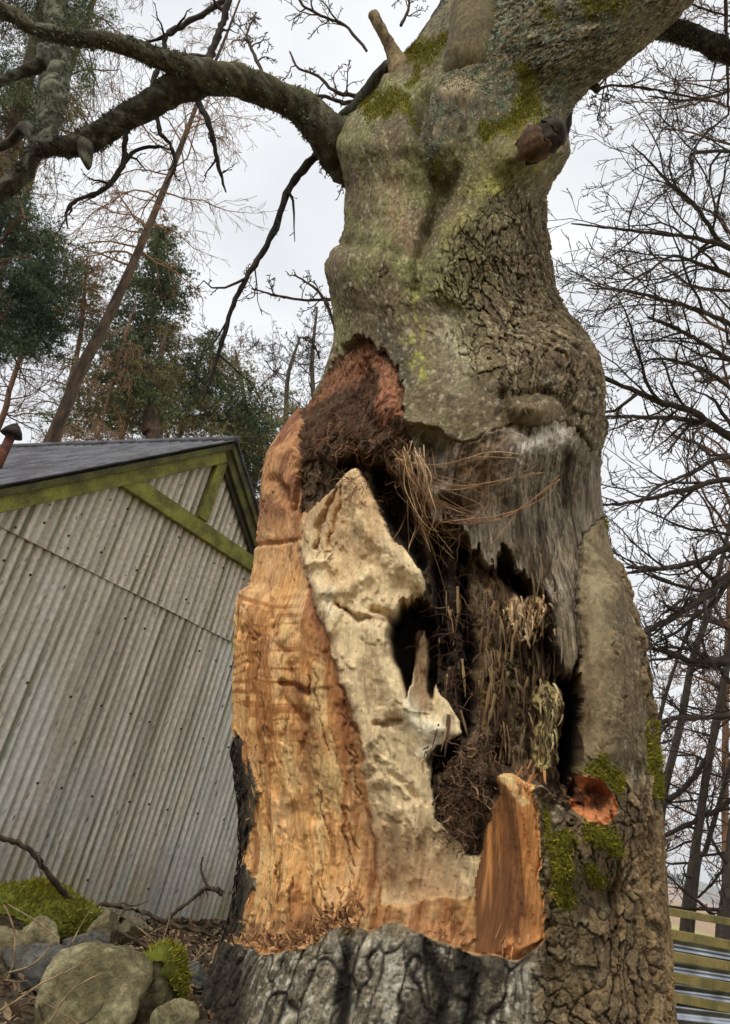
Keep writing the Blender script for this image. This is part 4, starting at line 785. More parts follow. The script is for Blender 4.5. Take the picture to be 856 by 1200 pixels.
# splinters and crumbs of torn wood along the broken foot of the wound
mb = MB()
def shard(p, n_, L_, w, d, col):
    t = Vector(n_).cross(Vector(d)).normalized(); d = Vector(d).normalized(); b = Vector(p); k = Vector(n_).normalized()
    V = [b - t * w, b + t * w * .8, b + t * w * .2 + k * w * .8, b - t * w * .7 + d * L_ * .7 + k * L_ * .2, b + t * w * .5 + d * L_ * .8 + k * L_ * .2, b + d * L_ + k * L_ * .3]
    mb.add([tuple(v) for v in V], [[(0, 1, 2), (3, 5, 4), (0, 3, 1), (1, 3, 4), (1, 4, 2), (2, 4, 5), (2, 5, 0), (0, 5, 3)]], np.asarray(col) * R_.uniform(.55, 1.25))
edge_pts = spline([(276, 1104), (325, 1112), (346, 1114), (370, 1104), (384, 1088), (426, 1088), (450, 1080), (480, 1086), (515, 1102), (550, 1114), (603, 1118), (634, 1104)], 300)
for i in range(620):
    e = edge_pts[R_.randrange(130)]; y = e[1] - abs(R_.gauss(0, 11)); p, n_ = surf(e[0] + R_.gauss(0, 3), y)
    shard(p, n_, R_.uniform(0.005, 0.02), R_.uniform(0.002, 0.006), (R_.gauss(0, .6), R_.gauss(0, .4), R_.uniform(-.2, 1)), alb(164, 124, 84) if R_.random() < .75 else alb(104, 72, 46))
for cx__, cy__, n__ in ((624, 914, 40), (615, 722, 14), (645, 880, 8), (412, 1060, 40), (372, 655, 8), (636, 735, 24), (508, 890, 8), (645, 820, 8), (598, 1108, 14), (520, 1092, 16)):
    for i in range(n__):
        p, n_ = surf(cx__ + R_.gauss(0, 11), cy__ + R_.gauss(0, 12 if n__ < 60 else 16)); shard(p, n_, R_.uniform(0.008, 0.035), R_.uniform(0.002, 0.006), (R_.gauss(0, .4), R_.gauss(0, .3), -1 if R_.random() < .5 else 1), alb(176, 128, 86) if cy__ > 900 else alb(190, 164, 122))
for i in range(30):         # curls along the torn left edge
    y = R_.uniform(700, 1090); x = np.interp(y, [700, 800, 900, 1000, 1090], [290, 275, 292, 290, 288]); p, n_ = surf(x + R_.uniform(0, 8), y); shard(p, n_, R_.uniform(0.008, 0.03), R_.uniform(0.0015, 0.004), (R_.gauss(-.2, .3), 0, R_.choice((-1, 1))), alb(200, 146, 92))
tag(mb.build('splinters', SPL, TREE, smooth=False), 'torn splinters and crumbs of fresh wood', kind='stuff')
# loose bark flakes
mb = MB()
FLK = material('bark_flakes', attr=True, nscale=60, namp=0.25, bstr=0.5, bscale=120, bdist=0.004)
def flake(x, y, s, tone, asp=2.4):
    p, n_ = surf(x, y); n_ = Vector(n_); u = n_.cross(Vector((0.1, 0, 1))).normalized(); v = u.cross(n_).normalized()
    if v.z < 0: v = -v
    k = 9; s *= .8; top = []; bot = []; th0 = R_.random() * 6; lift = R_.uniform(0.25, 0.6)
    for i in range(k):
        a = th0 + i * 2 * math.pi / k; r = s * R_.uniform(0.45, 1.2); q = Vector(p) + u * math.cos(a) * r + v * math.sin(a) * r * asp
        h = s * (0.16 + lift * max(0, -math.sin(a)) * 0.6); top.append(q + n_ * h); bot.append(q + n_ * (h - s * 0.16) - n_ * 0.002)
    c0 = Vector(p) + n_ * s * 0.22
    V = top + bot + [c0]; mb.add([tuple(q) for q in V], [[(2 * k, i, (i + 1) % k) for i in range(k)] , [(i, k + i, k + (i + 1) % k, (i + 1) % k) for i in range(k)]], alb(*tone) * R_.uniform(.7, 1.3))
for i in range(70):
    x, y = R_.uniform(560, 690), R_.uniform(240, 480); flake(x, y, R_.uniform(.004, .008), (104, 92, 70), 1.5)
o = mb.build('bark_flakes', FLK, TREE, smooth=False); tag(o, 'loose curling flakes of bark', kind='stuff')
# dark bark strip left standing on the left edge
mb = MB()
for i in range(240):
    y = R_.uniform(862, 1100); x = np.interp(y, [860, 900, 950, 1000, 1050, 1100], [272, 277, 283, 284, 276, 270]) + R_.uniform(-4, 9)
    shiver(x, y, R_.uniform(.015, .06), R_.uniform(.002, .007), R_.choice(((44, 36, 28), (62, 52, 40), (30, 25, 20))), R_.uniform(-.002, .008))
o = mb.build('bark_strip', SPL, TREE, smooth=False); tag(o, 'ragged strip of dark bark left standing on the edge of the wound', kind='stuff')

# ================================================================== SHED
az = math.radians(34); SW = np.array([math.sin(az), math.cos(az), 0]); SN = np.array([math.cos(az), -math.sin(az), 0])   # along the gable wall / towards the camera side
S0 = CAM + ray(134, 682) * 6.5
def onwall(x, y, off=0.0):
    d = ray(x, y); return CAM + d * (((S0 + SN * off - CAM) @ SN) / (d @ SN))
AP = onwall(262, 520)                                    # apex of the gable
def wp(s, z, off=0.0): return np.array([AP[0], AP[1], 0]) + SW * s + SN * off + np.array([0, 0, z])
ZA = AP[2]; SL = math.tan(math.radians(37.0)); HW = 3.0    # half width of the gable
SHED = empty('corrugated_shed', wp(0, 0.1), 'weathered grey corrugated shed with mossy green gable boards', 'shed')
SHEET = bpy.data.materials.new('corrugated_sheet')
def sheet_mat():
    m = SHEET; m.use_nodes = True; t = m.node_tree; N = t.nodes; b = N['Principled BSDF']; b.inputs['Roughness'].default_value = 0.62; b.inputs['Specular IOR Level'].default_value = 0.4
    a = N.new('ShaderNodeAttribute'); a.attribute_name = 'Col'; tcn = N.new('ShaderNodeTexCoord')
    n = N.new('ShaderNodeTexNoise'); n.inputs['Scale'].default_value = 30; n.inputs['Detail'].default_value = 8; t.links.new(tcn.outputs['Object'], n.inputs['Vector'])
    mr = N.new('ShaderNodeMapRange'); mr.inputs['From Min'].default_value = .3; mr.inputs['From Max'].default_value = .7; mr.inputs['To Min'].default_value = .8; mr.inputs['To Max'].default_value = 1.15
    t.links.new(n.outputs[0], mr.inputs['Value']); vm = N.new('ShaderNodeVectorMath'); vm.operation = 'SCALE'; t.links.new(a.outputs['Color'], vm.inputs[0]); t.links.new(mr.outputs[0], vm.inputs['Scale']); t.links.new(vm.outputs[0], b.inputs['Base Color'])
    bp = N.new('ShaderNodeBump'); bp.inputs['Strength'].default_value = .25; bp.inputs['Distance'].default_value = .004; t.links.new(n.outputs[0], bp.inputs['Height']); t.links.new(bp.outputs[0], b.inputs['Normal'])
sheet_mat()
PITCHC = 0.084
def wall_sheet(s0, s1, z0, ztop, off, seed, tilt=0.0):
    ns = int((s1 - s0) / PITCHC * 10); s = np.linspace(s0, s1, ns); nz_ = 90
    zt = np.array([ztop(v) for v in s]); T = np.linspace(0, 1, nz_)[:, None]
    Z = z0 + (zt[None] - z0) * T; Sg = s[None] + 0 * T
    wav = 0.5 + 0.5 * np.cos(Sg / PITCHC * 2 * math.pi)
    wob = 0.004 * fbm(Sg * 2 + seed, Z * 1.3, 3, 300 + seed)
    O = off + 0.017 * (wav - 0.5) + wob + tilt * (Sg - s0)
    V = np.array([AP[0], AP[1], 0]) + SW * Sg[..., None] + SN * O[..., None] + np.array([0, 0, 1]) * Z[..., None]
    q = fbm(Sg * 30 + seed, Z * 3, 4, 310); q1 = fbm(Sg * 2.2, Z * 0.8, 4, 311); st = fbm(Sg * 22 + seed * 3, Z * 0.7, 4, 312, .6); q3 = fbm(Sg * 60, Z * 60, 3, 313)
    c = np.broadcast_to(alb(206, 194, 176), V.shape).copy() * (1 + 0.16 * q + 0.12 * q3)[..., None]
    c = mixc(c, alb(216, 212, 202), ss(-0.1, 0.4, q1) * 0.6)
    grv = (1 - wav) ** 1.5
    c = mixc(c, alb(84, 74, 60), grv * (0.5 + 0.35 * ss(-0.3, 0.4, st)))                 # valleys coloured darker than the ridges
    c = mixc(c, alb(104, 106, 62), ss(0.08, 0.42, st) * 0.6 * (0.35 + 0.65 * grv)); c = mixc(c, alb(96, 86, 70), ss(0.2, 0.55, fbm(Sg * 9, Z * 0.5 + seed, 4, 315)) * 0.35)
    c = mixc(c, alb(112, 104, 70), ss(0.9, 0.1, Z + .3 * q1) * 0.5)
    c = mixc(c, alb(150, 148, 142), ss(0.0, 0.5, fbm(Sg * 5, Z * 2, 3, 318)) * ss(1.9, 0.6, Z) * .5)
    sp = worley(Sg * 7, Z * 5, 33 + seed); c = mixc(c, alb(38, 34, 34), ss(0.07, 0.035, sp[0] + .02 * q3) * ss(0.2, 0.3, sp[2]))
    sp = worley(Sg * 22, Z * 14, 63 + seed); c = mixc(c, alb(70, 60, 48), ss(0.13, 0.06, sp[0]) * ss(0.3, 0.5, sp[2]) * .8)
    i, j = np.meshgrid(np.arange(nz_ - 1), np.arange(ns - 1), indexing='ij'); Qd = np.stack([i * ns + j, i * ns + j + 1, (i + 1) * ns + j + 1, (i + 1) * ns + j], -1).reshape(-1, 4)
    # give it thickness: a second skin behind and closed rim
    V2 = V - SN * 0.004; n0 = ns * nz_; rim = []
    for a in range(ns - 1): rim += [(a, a + 1, n0 + a + 1, n0 + a), ((nz_ - 1) * ns + a + 1, (nz_ - 1) * ns + a, n0 + (nz_ - 1) * ns + a, n0 + (nz_ - 1) * ns + a + 1)]
    for a in range(nz_ - 1): rim += [(a * ns, (a + 1) * ns, n0 + (a + 1) * ns, n0 + a * ns)[::-1], (a * ns + ns - 1, (a + 1) * ns + ns - 1, n0 + (a + 1) * ns + ns - 1, n0 + a * ns + ns - 1)]
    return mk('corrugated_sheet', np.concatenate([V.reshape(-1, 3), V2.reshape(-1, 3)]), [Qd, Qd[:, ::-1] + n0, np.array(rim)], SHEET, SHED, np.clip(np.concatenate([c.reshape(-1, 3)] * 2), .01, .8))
zroof = lambda s: ZA - 0.13 - abs(s) * SL
ZS = 2.64
sp_low = [-3.0, -2.38, -1.78, -1.03, -0.48, 0.05, 0.58, 1.14, 1.75, 2.35, 3.0]
for k in range(len(sp_low) - 1):
    a, b = sp_low[k], sp_low[k + 1]; wall_sheet(a - 0.0, b + 0.05, -0.15, lambda s: min(ZS + 0.06, zroof(s)), (k % 2) * 0.006 - 0.003, k)
sp_up = [-2.2, -1.62, -0.98, -0.30, 0.27, 0.86, 1.5, 2.0]
for k in range(len(sp_up) - 1):
    a, b = sp_up[k], sp_up[k + 1]; wall_sheet(a, b + 0.05, ZS, lambda s: max(ZS + 0.01, zroof(s)), 0.022 + (k % 2) * 0.006, 20 + k)
# fixing bolts
BOLT = material('rusty_bolt', alb(70, 56, 44), bstr=0)
mb = MB()
for z in (ZS - 0.22, ZS - 0.95, ZS + 0.18, ZS + .62, 1.0, 0.35):
    s = -2.6
    while s < 2.6:
        if z < zroof(s) - .05 and R_.random() < .7:
            p = wp(s + R_.uniform(-.01, .01), z + R_.uniform(-.02, .02), 0.012 + (.024 if z > ZS else 0)); V, Fs = tube([p, p + SN * 0.008, p + SN * 0.012], [.011, .010, .003], 8); mb.add(V, Fs)
        s += PITCHC * R_.choice((3, 4, 5))
tag(mb.build('bolts', BOLT, SHED), None, kind='stuff')
# green painted boards
def wood_mat(name, c1, c2, c3, sc=5, st=(1, 1, 1)):
    m = material(name, c1, col2=c2, mscale=sc, nscale=55, namp=0.22, bscale=80, bstr=0.5, bdist=0.006, rough=0.8, detail=8); return m
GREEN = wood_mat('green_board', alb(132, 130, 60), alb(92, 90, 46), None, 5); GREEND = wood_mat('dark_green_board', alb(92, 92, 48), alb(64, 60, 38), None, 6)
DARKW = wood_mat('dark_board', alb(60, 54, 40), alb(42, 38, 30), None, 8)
def board(name, a, b, w, t, off, mat, lower=None):
    """a,b=(s,z) upper edge line; w depth measured down the wall, perpendicular to the board"""
    a = np.array(a); b = np.array(b); d = (b - a) / np.linalg.norm(b - a); n = np.array([d[1], -d[0]]) * (1 if d[0] > 0 else -1); n = n if n[1] < 0 else -n
    c = (a + b) / 2 + n * w / 2; mbx = MB()
    mbx.box(wp(c[0], c[1], off), (SW * d[0] + np.array([0, 0, 1]) * d[1]) * np.linalg.norm(b - a) / 2, SN * t / 2, (SW * n[0] + np.array([0, 0, 1]) * n[1]) * w / 2, None, 0.004)
    return mbx.build(name, mat, SHED, smooth=False)
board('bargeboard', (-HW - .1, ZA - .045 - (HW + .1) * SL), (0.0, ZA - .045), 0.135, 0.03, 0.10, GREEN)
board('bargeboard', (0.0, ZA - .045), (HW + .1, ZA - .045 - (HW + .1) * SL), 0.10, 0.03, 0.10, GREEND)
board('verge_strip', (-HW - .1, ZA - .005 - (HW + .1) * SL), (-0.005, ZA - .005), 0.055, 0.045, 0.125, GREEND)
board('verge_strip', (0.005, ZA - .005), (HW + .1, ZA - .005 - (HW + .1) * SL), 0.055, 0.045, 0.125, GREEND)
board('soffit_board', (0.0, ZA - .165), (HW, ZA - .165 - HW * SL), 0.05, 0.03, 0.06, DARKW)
TZ = 3.53
board('tie_beam', (-1.12, TZ), (1.0, TZ - .02), 0.15, 0.05, 0.075, GREEN)
mbx = MB(); mbx.box(wp(-0.01, (ZA - .14 + TZ) / 2, 0.078), SW * 0.062, SN * 0.022, np.array([0, 0, 1]) * ((ZA - .14 - TZ) / 2 - .003), None, .004); mbx.build('king_post', GREEN, SHED, smooth=False)
# roof of dark corrugated sheets
ROOFM = material('roof_sheet', alb(96, 96, 100), col2=alb(66, 64, 66), mscale=4, nscale=30, namp=.2, bscale=60, bstr=.3, rough=.6)
_n = ROOFM.node_tree
def roof_side(sg):
    Ld = 5.0; nu = int(Ld / 0.15 * 8); u = np.linspace(-0.16, Ld, nu)[None, :]; v = np.linspace(0, (HW + .25) / math.cos(math.radians(37)), 30)[:, None]
    s = sg * v * math.cos(math.radians(37)) + 0 * u; z = ZA + 0.03 - v * math.sin(math.radians(37)) + 0.018 * np.cos(u / 0.15 * 2 * math.pi) + 0.01 * fbm(u * 2, v * 2, 3, 350)
    V = np.array([AP[0], AP[1], 0]) + SW * s[..., None] - SN * (u + 0 * v)[..., None] + np.array([0, 0, 1]) * z[..., None]
    m, n = V.shape[:2]; i, j = np.meshgrid(np.arange(m - 1), np.arange(n - 1), indexing='ij'); Qd = np.stack([i * n + j, i * n + j + 1, (i + 1) * n + j + 1, (i + 1) * n + j], -1).reshape(-1, 4); Vb = V - np.array([0, 0, .012])
    rim = [(a, a + 1, m * n + a + 1, m * n + a) for a in range(n - 1)] + [((m - 1) * n + a, (m - 1) * n + a + 1, m * n + (m - 1) * n + a + 1, m * n + (m - 1) * n + a) for a in range(n - 1)] + [(a * n, (a + 1) * n, m * n + (a + 1) * n, m * n + a * n) for a in range(m - 1)]
    mk('roof_sheet', np.concatenate([V.reshape(-1, 3), Vb.reshape(-1, 3)]), [Qd, Qd[:, ::-1] + m * n, np.array(rim)], ROOFM, SHED)
roof_side(-1); roof_side(1)
V, Fs = tube([wp(0, ZA + .045, .17), wp(0, ZA + .05, -2), wp(0, ZA + .045, -5)], .035, 12); mk('ridge_cap', V, Fs, ROOFM, SHED)
# plain side walls and back
mb = MB()
for s in (-HW + .02, HW - .02): mb.box(wp(s, 0.95, -2.5), SW * .02, SN * 2.45, np.array([0, 0, 1]) * 1.08)
mb.box(wp(0, .95, -4.93), SW * HW * .98, SN * .02, np.array([0, 0, 1]) * 1.05)
mb.build('wall', SHEET, SHED, smooth=False)
# rusty flue with a cowl
RUST = material('rusty_flue', alb(112, 66, 48), col2=alb(66, 46, 40), mscale=14, nscale=50, bstr=.4, bscale=90)
_d = ray(8, 522); _k = ((S0 - SN * 1.0 - CAM) @ SN) / (_d @ SN); FB = CAM + _d * _k; FB[2] -= .25
_t = (FB[:2] - CAM[:2]); FD = np.linalg.norm(_t)
fl = MB(); V, Fs = tube([FB, FB + np.array([0, 0, .12]), FB + np.array([0, 0, .36])], [.045, .042, .041], 20); fl.add(V, Fs); flo = fl.build('flue_pipe', RUST, SHED)
top = FB + np.array([0, 0, .36]); fl = MB(); V, Fs = tube([top + np.array([0, 0, -.01]), top + np.array([.0, 0, .04]), top + np.array([0, 0, .085]), top + np.array([0, 0, .11])], [.095, .075, .04, .01], 20); fl.add(V, Fs)
fl.build('cowl', DARKB, SHED)

# ================================================================== GROUND
def hgt(x, y):
    x = np.asarray(x, float); y = np.asarray(y, float)
    n = 0.05 * fbm(x * 1.3, y * 1.3, 4, 400) + 0.02 * fbm(x * 6, y * 6, 3, 402)
    near = np.exp(-((x) ** 2 + (y - 5) ** 2) / 300)
    bank = ss(0.75, 1.75, y + .1 * x) * (1 - 0.93 * ss(2.3, 7.3, y)) * ss(1.1, 0.15, x - 0.13 * (y - 2)) * 0.86
    far = np.hypot(x, y); roll = 1.3 * fbm(x * 0.008, y * 0.008, 3, 405) * ss(40, 200, far)
    return 0.0 + n * near + bank + roll - 1.2 * ss(12, 120, far) * (x > 0)
LIT = material('ground_litter', alb(92, 76, 56), col2=alb(58, 48, 34), mscale=5, nscale=30, namp=.35, bscale=30, bstr=.8, bdist=.03)
def ground_mat():
    m = bpy.data.materials.new('ground'); m.use_nodes = True; t = m.node_tree; N = t.nodes; b = N['Principled BSDF']; b.inputs['Roughness'].default_value = .95
    a = N.new('ShaderNodeAttribute'); a.attribute_name = 'Col'; g = N.new('ShaderNodeNewGeometry'); n = N.new('ShaderNodeTexNoise'); n.inputs['Scale'].default_value = 14; n.inputs['Detail'].default_value = 9; n.inputs['Roughness'].default_value = .7
    t.links.new(g.outputs['Position'], n.inputs['Vector']); mr = N.new('ShaderNodeMapRange'); mr.inputs['From Min'].default_value = .3; mr.inputs['From Max'].default_value = .7; mr.inputs['To Min'].default_value = .45; mr.inputs['To Max'].default_value = 1.5
    t.links.new(n.outputs[0], mr.inputs['Value']); vm = N.new('ShaderNodeVectorMath'); vm.operation = 'SCALE'; t.links.new(a.outputs['Color'], vm.inputs[0]); t.links.new(mr.outputs[0], vm.inputs['Scale']); t.links.new(vm.outputs[0], b.inputs['Base Color'])
    bp = N.new('ShaderNodeBump'); bp.inputs['Strength'].default_value = .7; bp.inputs['Distance'].default_value = .03; t.links.new(n.outputs[0], bp.inputs['Height']); t.links.new(bp.outputs[0], b.inputs['Normal']); return m
GM = ground_mat()
k = np.linspace(-1, 1, 420); gx = 4200 * np.sign(k) * (np.abs(k) ** 5) + 6 * k; gy = gx + 3.0
GX, GY = np.meshgrid(gx, gy); GZ = hgt(GX, GY)
r_ = np.hypot(GX, GY); c = np.broadcast_to(alb(88, 72, 52, .8), GX.shape + (3,)).copy(); q = fbm(GX * 2, GY * 2, 4, 410)
c = mixc(c, alb(70, 66, 40), ss(0, .4, q) * .6); c = mixc(c, alb(168, 158, 84), ss(9, 14, r_ + 2 * q) * (GX > -4)); c = mixc(c, alb(140, 140, 86), ss(.0, .3, fbm(GX * .02, GY * .02, 4, 412)) * ss(30, 60, r_) * .7)
n = 420; i, j = np.meshgrid(np.arange(n - 1), np.arange(n - 1), indexing='ij'); Qd = np.stack([i * n + j, i * n + j + 1, (i + 1) * n + j + 1, (i + 1) * n + j], -1).reshape(-1, 4)
c = mixc(c, alb(150, 116, 96), ss(70, 130, r_) * .85)
tag(mk('ground', np.stack([GX, GY, GZ], -1).reshape(-1, 3), [Qd], GM, None, c.reshape(-1, 3)), kind='structure')
# hills: one long ridge far off
th_ = np.linspace(math.radians(-80), math.radians(80), 260)[None, :]; rr_ = np.linspace(0, 1, 40)[:, None]
RR_ = 1500 + 1500 * rr_; prof = np.sin(np.clip(rr_, 0, 1) * math.pi) ** .8
# skyline falls away to the right, as beyond the fence
HT = np.interp(np.degrees(th_), [-80, -20, 18, 22, 26, 34, 60, 80], [60, 90, 78, 76, 56, 24, 60, 90]) + 8 * fbm(th_ * 30, 0 * th_, 4, 420)
HX = RR_ * np.sin(th_); HY = RR_ * np.cos(th_); HZ = -6 + HT * prof * (1 + .1 * fbm(HX * .004, HY * .004, 4, 421))
m_, n_2 = HX.shape; i, j = np.meshgrid(np.arange(m_ - 1), np.arange(n_2 - 1), indexing='ij'); Qd = np.stack([i * n_2 + j, i * n_2 + j + 1, (i + 1) * n_2 + j + 1, (i + 1) * n_2 + j], -1).reshape(-1, 4)
c = np.broadcast_to(alb(74, 86, 78), HX.shape + (3,)).copy(); c = mixc(c, alb(150, 112, 92), ss(-.02, .18, fbm(HX * .006, HZ * .05, 3, 424)) * ss(45, 22, HZ) * .9); c = mixc(c, alb(110, 118, 76), ss(0, .3, fbm(HX * .01, HY * .01, 3, 425)) * .5)
tag(mk('hills', np.stack([HX, HY, HZ], -1).reshape(-1, 3), [Qd], GM, None, c.reshape(-1, 3)), kind='structure')

# ================================================================== STONES
def stone_mat(name, c1, c2, c3=None):
    return material(name, alb(*c1), col2=alb(*c2), mscale=7, nscale=45, namp=.25, bscale=30, bstr=.8, bdist=.012, rough=.9, sharp=(.42, .6), grit=(70, .4, (1, 1, 1)))
SM = {'pale': stone_mat('lichen_stone', (90, 82, 56), (142, 134, 102)), 'grey': stone_mat('grey_stone', (66, 64, 58), (96, 94, 86)), 'brown': stone_mat('brown_stone', (92, 84, 60), (120, 110, 82))}
def stone(px, py, Yw_, rx, ry, rz, mat, label, seed, moss=0, rot_=0, cube=0.55, group=None):
    """centre pixel and distance, half sizes in metres"""
    C_ = atY(px, py, Yw_); nu, nv = 72, 44
    u = np.linspace(0, 2 * math.pi, nu, endpoint=False)[None, :]; v = np.linspace(-math.pi / 2, math.pi / 2, nv)[:, None]
    d = np.stack([np.cos(v) * np.cos(u), np.cos(v) * np.sin(u), np.sin(v) + 0 * u], -1)
    rs = np.random.RandomState(seed); f = np.ones(d.shape[:2]) * 1.12
    for k in range(16):     # cut by planes: flat faces with worn edges
        nrm = rs.normal(size=3); nrm /= np.linalg.norm(nrm); dd = rs.uniform(.55, .86); q = d @ nrm
        f = -np.log(np.exp(-f * 55) + np.exp(-np.clip(dd / np.maximum(q, .05), 0, 9) * 55)) / 55
    f = f * 1.15 * (1 + .07 * fbm(d[..., 0] * 2.5 + seed, d[..., 1] * 2.5 + d[..., 2] * 3, 4, 430) + .03 * ter(fbm(d[..., 0] * 7 + seed, d[..., 1] * 7 + d[..., 2] * 6, 3, 433), 5) + .022 * fbm(d[..., 0] * 16 + seed, d[..., 1] * 12 + d[..., 2] * 9, 3, 431))
    V = d * f[..., None] * np.array([rx, ry, rz]); a = rot_; Rm = np.array([[math.cos(a), -math.sin(a), 0], [math.sin(a), math.cos(a), 0], [0, 0, 1]]); V = V @ Rm.T + C_
    i, j = np.meshgrid(np.arange(nv - 1), np.arange(nu), indexing='ij'); j2 = (j + 1) % nu; Qd = np.stack([i * nu + j, i * nu + j2, (i + 1) * nu + j2, (i + 1) * nu + j], -1).reshape(-1, 4)
    if moss:
        e = empty('stone', C_ - np.array([0, 0, rz]), label, 'stone', group); par = e; nm = 'rock_body'
    else: par = None; nm = 'stone'
    o = mk(nm, V.reshape(-1, 3), [Qd], SM[mat], par)
    if not moss:
        # put the origin at its base
        me = o.data; off = Vector(tuple(C_ - np.array([0, 0, rz]))); me.transform(Matrix.Translation(-off)); o.location = off; tag(o, label, 'stone', group)
    else:
        Nv = gridn(V); sgn = np.sign((Nv * (V - C_)).sum(-1)); Nv *= sgn[..., None]
        Pf = V.reshape(-1, 3); Nf = Nv.reshape(-1, 3); w = np.clip(Nf[:, 2] + .1 + .9 * fbm(Pf[:, 0] * 9, Pf[:, 1] * 9 + Pf[:, 2] * 7, 3, 440 + seed) - (1 - moss), 0, 1) * (Nf[:, 1] < .6)
        # moss cushion: a lumpy skin lifted off the stone plus blades
        lift = ss(0, .35, w).reshape(V.shape[:2]); V3 = V + Nv * (lift * (.016 + .01 * fbm(V[..., 0] * 40, V[..., 1] * 40 + V[..., 2] * 30, 3, 442)) - .004)[..., None]
        cc = alb(84, 88, 26) * (1 + .5 * fbm(V[..., 0] * 30, V[..., 2] * 30 + V[..., 1] * 20, 3, 443))[..., None]; Qk = Qd[(lift.reshape(-1)[Qd] > .12).all(1)]
        if len(Qk):
            uq, inv = np.unique(Qk, return_inverse=True); mo = mk('moss', V3.reshape(-1, 3)[uq], [inv.reshape(-1, 4)], MB_MOSS, par, cc.reshape(-1, 3)[uq])
            w2_ = w * (lift.reshape(-1) > .2) + 1e-9; idx = _rg.choice(len(w2_), int(9000 * rx / .2), p=w2_ / w2_.sum())
            bpy.context.view_layer.update(); blades(idx, 0, .011, .0016, lambda n: mosscol(n), 'moss_tuft', MB_MOSS, src=V3.reshape(-1, 3), srcN=Nf, parent=mo, droop=.4)
    return o
stone(40, 1072, 2.5, .19, .13, .075, 'brown', 'stone thickly capped with bright green moss at the left edge', 3, moss=1.0, rot_=.2)
stone(106, 1190, 1.95, .128, .12, .105, 'pale', 'biggest boulder, smooth and olive grey, in the bottom left corner', 8, rot_=.3)
stone(180, 1165, 2.05, .085, .09, .105, 'brown', 'stone with a mossy left shoulder beside the foot of the tree', 12, moss=.72, rot_=.5)
stone(95, 1112, 2.25, .065, .05, .045, 'grey', 'small dark blue grey stone behind the big boulder', 22, rot_=.4)
stone(42, 1104, 2.25, .055, .05, .045, 'pale', 'pale speckled lichen stone below the mossy one', 26, rot_=.1)
stone(118, 1098, 2.42, .045, .04, .055, 'brown', 'little upright olive stone between the dark stone and the shed', 33)
stone(200, 1196, 1.9, .05, .05, .04, 'pale', 'rounded tan stone at the bottom edge by the tree foot', 41)
stone(62, 1152, 2.15, .12, .08, .06, 'grey', 'dark stone half buried left of the big boulder', 45)
stone(8, 1128, 2.2, .09, .07, .07, 'brown', 'dull brown stone cut by the left edge of the picture', 52)
stone(70, 1130, 2.2, .06, .06, .035, 'grey', 'flat slaty stone wedged above the half buried one', 57)
stone(230, 1150, 2.3, .06, .06, .035, 'grey', 'grey stone sunk in litter against the bark of the tree', 61)
stone(150, 1092, 2.7, .05, .05, .035, 'brown', 'small stone under the arching twig near the shed', 67)

# ================================================================== LITTER, TWIGS AND BRAMBLES
LEAF = material('leaf_litter', attr=True, nscale=40, namp=.2, bstr=0)
mb = MB(); Vs = []; Cs = []
rs = np.random.RandomState(21); NL = 38000
lx = rs.uniform(-2.6, 1.3, NL); ly = 1.3 + 6.2 * rs.uniform(0, 1, NL) ** 1.15; lz = hgt(lx, ly)
tone = np.array([alb(92, 70, 50), alb(120, 94, 68), alb(70, 54, 40), alb(140, 120, 90), alb(54, 44, 34)])[rs.randint(0, 5, NL)] * rs.uniform(.6, 1.2, (NL, 1))
_k = 9000; _s = rs.uniform(-2.2, 2.4, _k); _o = rs.uniform(0.02, 2.4, _k) ** 1.2; _w = np.array([AP[0], AP[1]]) + SW[:2] * _s[:, None] + SN[:2] * _o[:, None]; lx[:_k] = _w[:, 0]; ly[:_k] = _w[:, 1]; lz = hgt(lx, ly)
a_ = rs.uniform(0, 6.28, NL); L_ = rs.uniform(.006, .022, NL); L_[:_k] *= 2; w_ = L_ * rs.uniform(.35, .7, NL); ti = rs.normal(0, .5, (NL, 2))
d1 = np.stack([np.cos(a_), np.sin(a_), ti[:, 0]], 1); d2 = np.stack([-np.sin(a_), np.cos(a_), ti[:, 1]], 1); b_ = np.stack([lx, ly, lz + rs.uniform(.0, .03, NL)], 1)
V = np.stack([b_ - d1 * L_[:, None], b_ + d2 * w_[:, None] + [0, 0, .004], b_ + d1 * L_[:, None], b_ - d2 * w_[:, None]], 1).reshape(-1, 3)
o = mk('leaf_litter', V, [np.arange(len(V)).reshape(-1, 4)], LEAF, None, np.repeat(tone, 4, 0), smooth=False)
tag(o, 'brown dead leaves scattered over the bank', 'leaf litter', kind='stuff')
mb = MB(); R_ = random.Random(9)
for i in range(900):
    x, y = R_.uniform(-2.4, 1.0), 1.5 + 4.5 * R_.random() ** 1.5; p = Vector((x, y, float(hgt(x, y)) + R_.uniform(.0, .05))); a = R_.uniform(0, 6.28); L1 = R_.uniform(.04, .22); v = Vector((math.cos(a), math.sin(a), R_.gauss(0, .3)))
    pts = [tuple(p)];
    for k in range(5): v = (v + Vector((R_.gauss(0, .2), R_.gauss(0, .2), R_.gauss(0, .15)))).normalized(); p = p + v * L1 / 5; pts.append(tuple(p))
    V, Fs = tube(pts, np.linspace(1, .4, 6) * R_.uniform(.001, .003), 4, cap=False); mb.add(V, Fs, np.array(alb(*R_.choice([(86, 66, 48), (150, 124, 92), (62, 46, 36), (120, 100, 72)]))) * R_.uniform(.6, 1.2))
o = mb.build('twig_litter', LEAF, None); tag(o, 'fallen twigs and dry stalks on the bank', 'twigs', kind='stuff')
BR1 = material('branch_grey_brown', alb(84, 70, 54), col2=alb(48, 40, 32), mscale=30, nscale=60, bscale=90, bstr=.5); BR2 = material('straw_stem', alb(150, 130, 98), col2=alb(104, 86, 62), mscale=20, nscale=60, bstr=0)
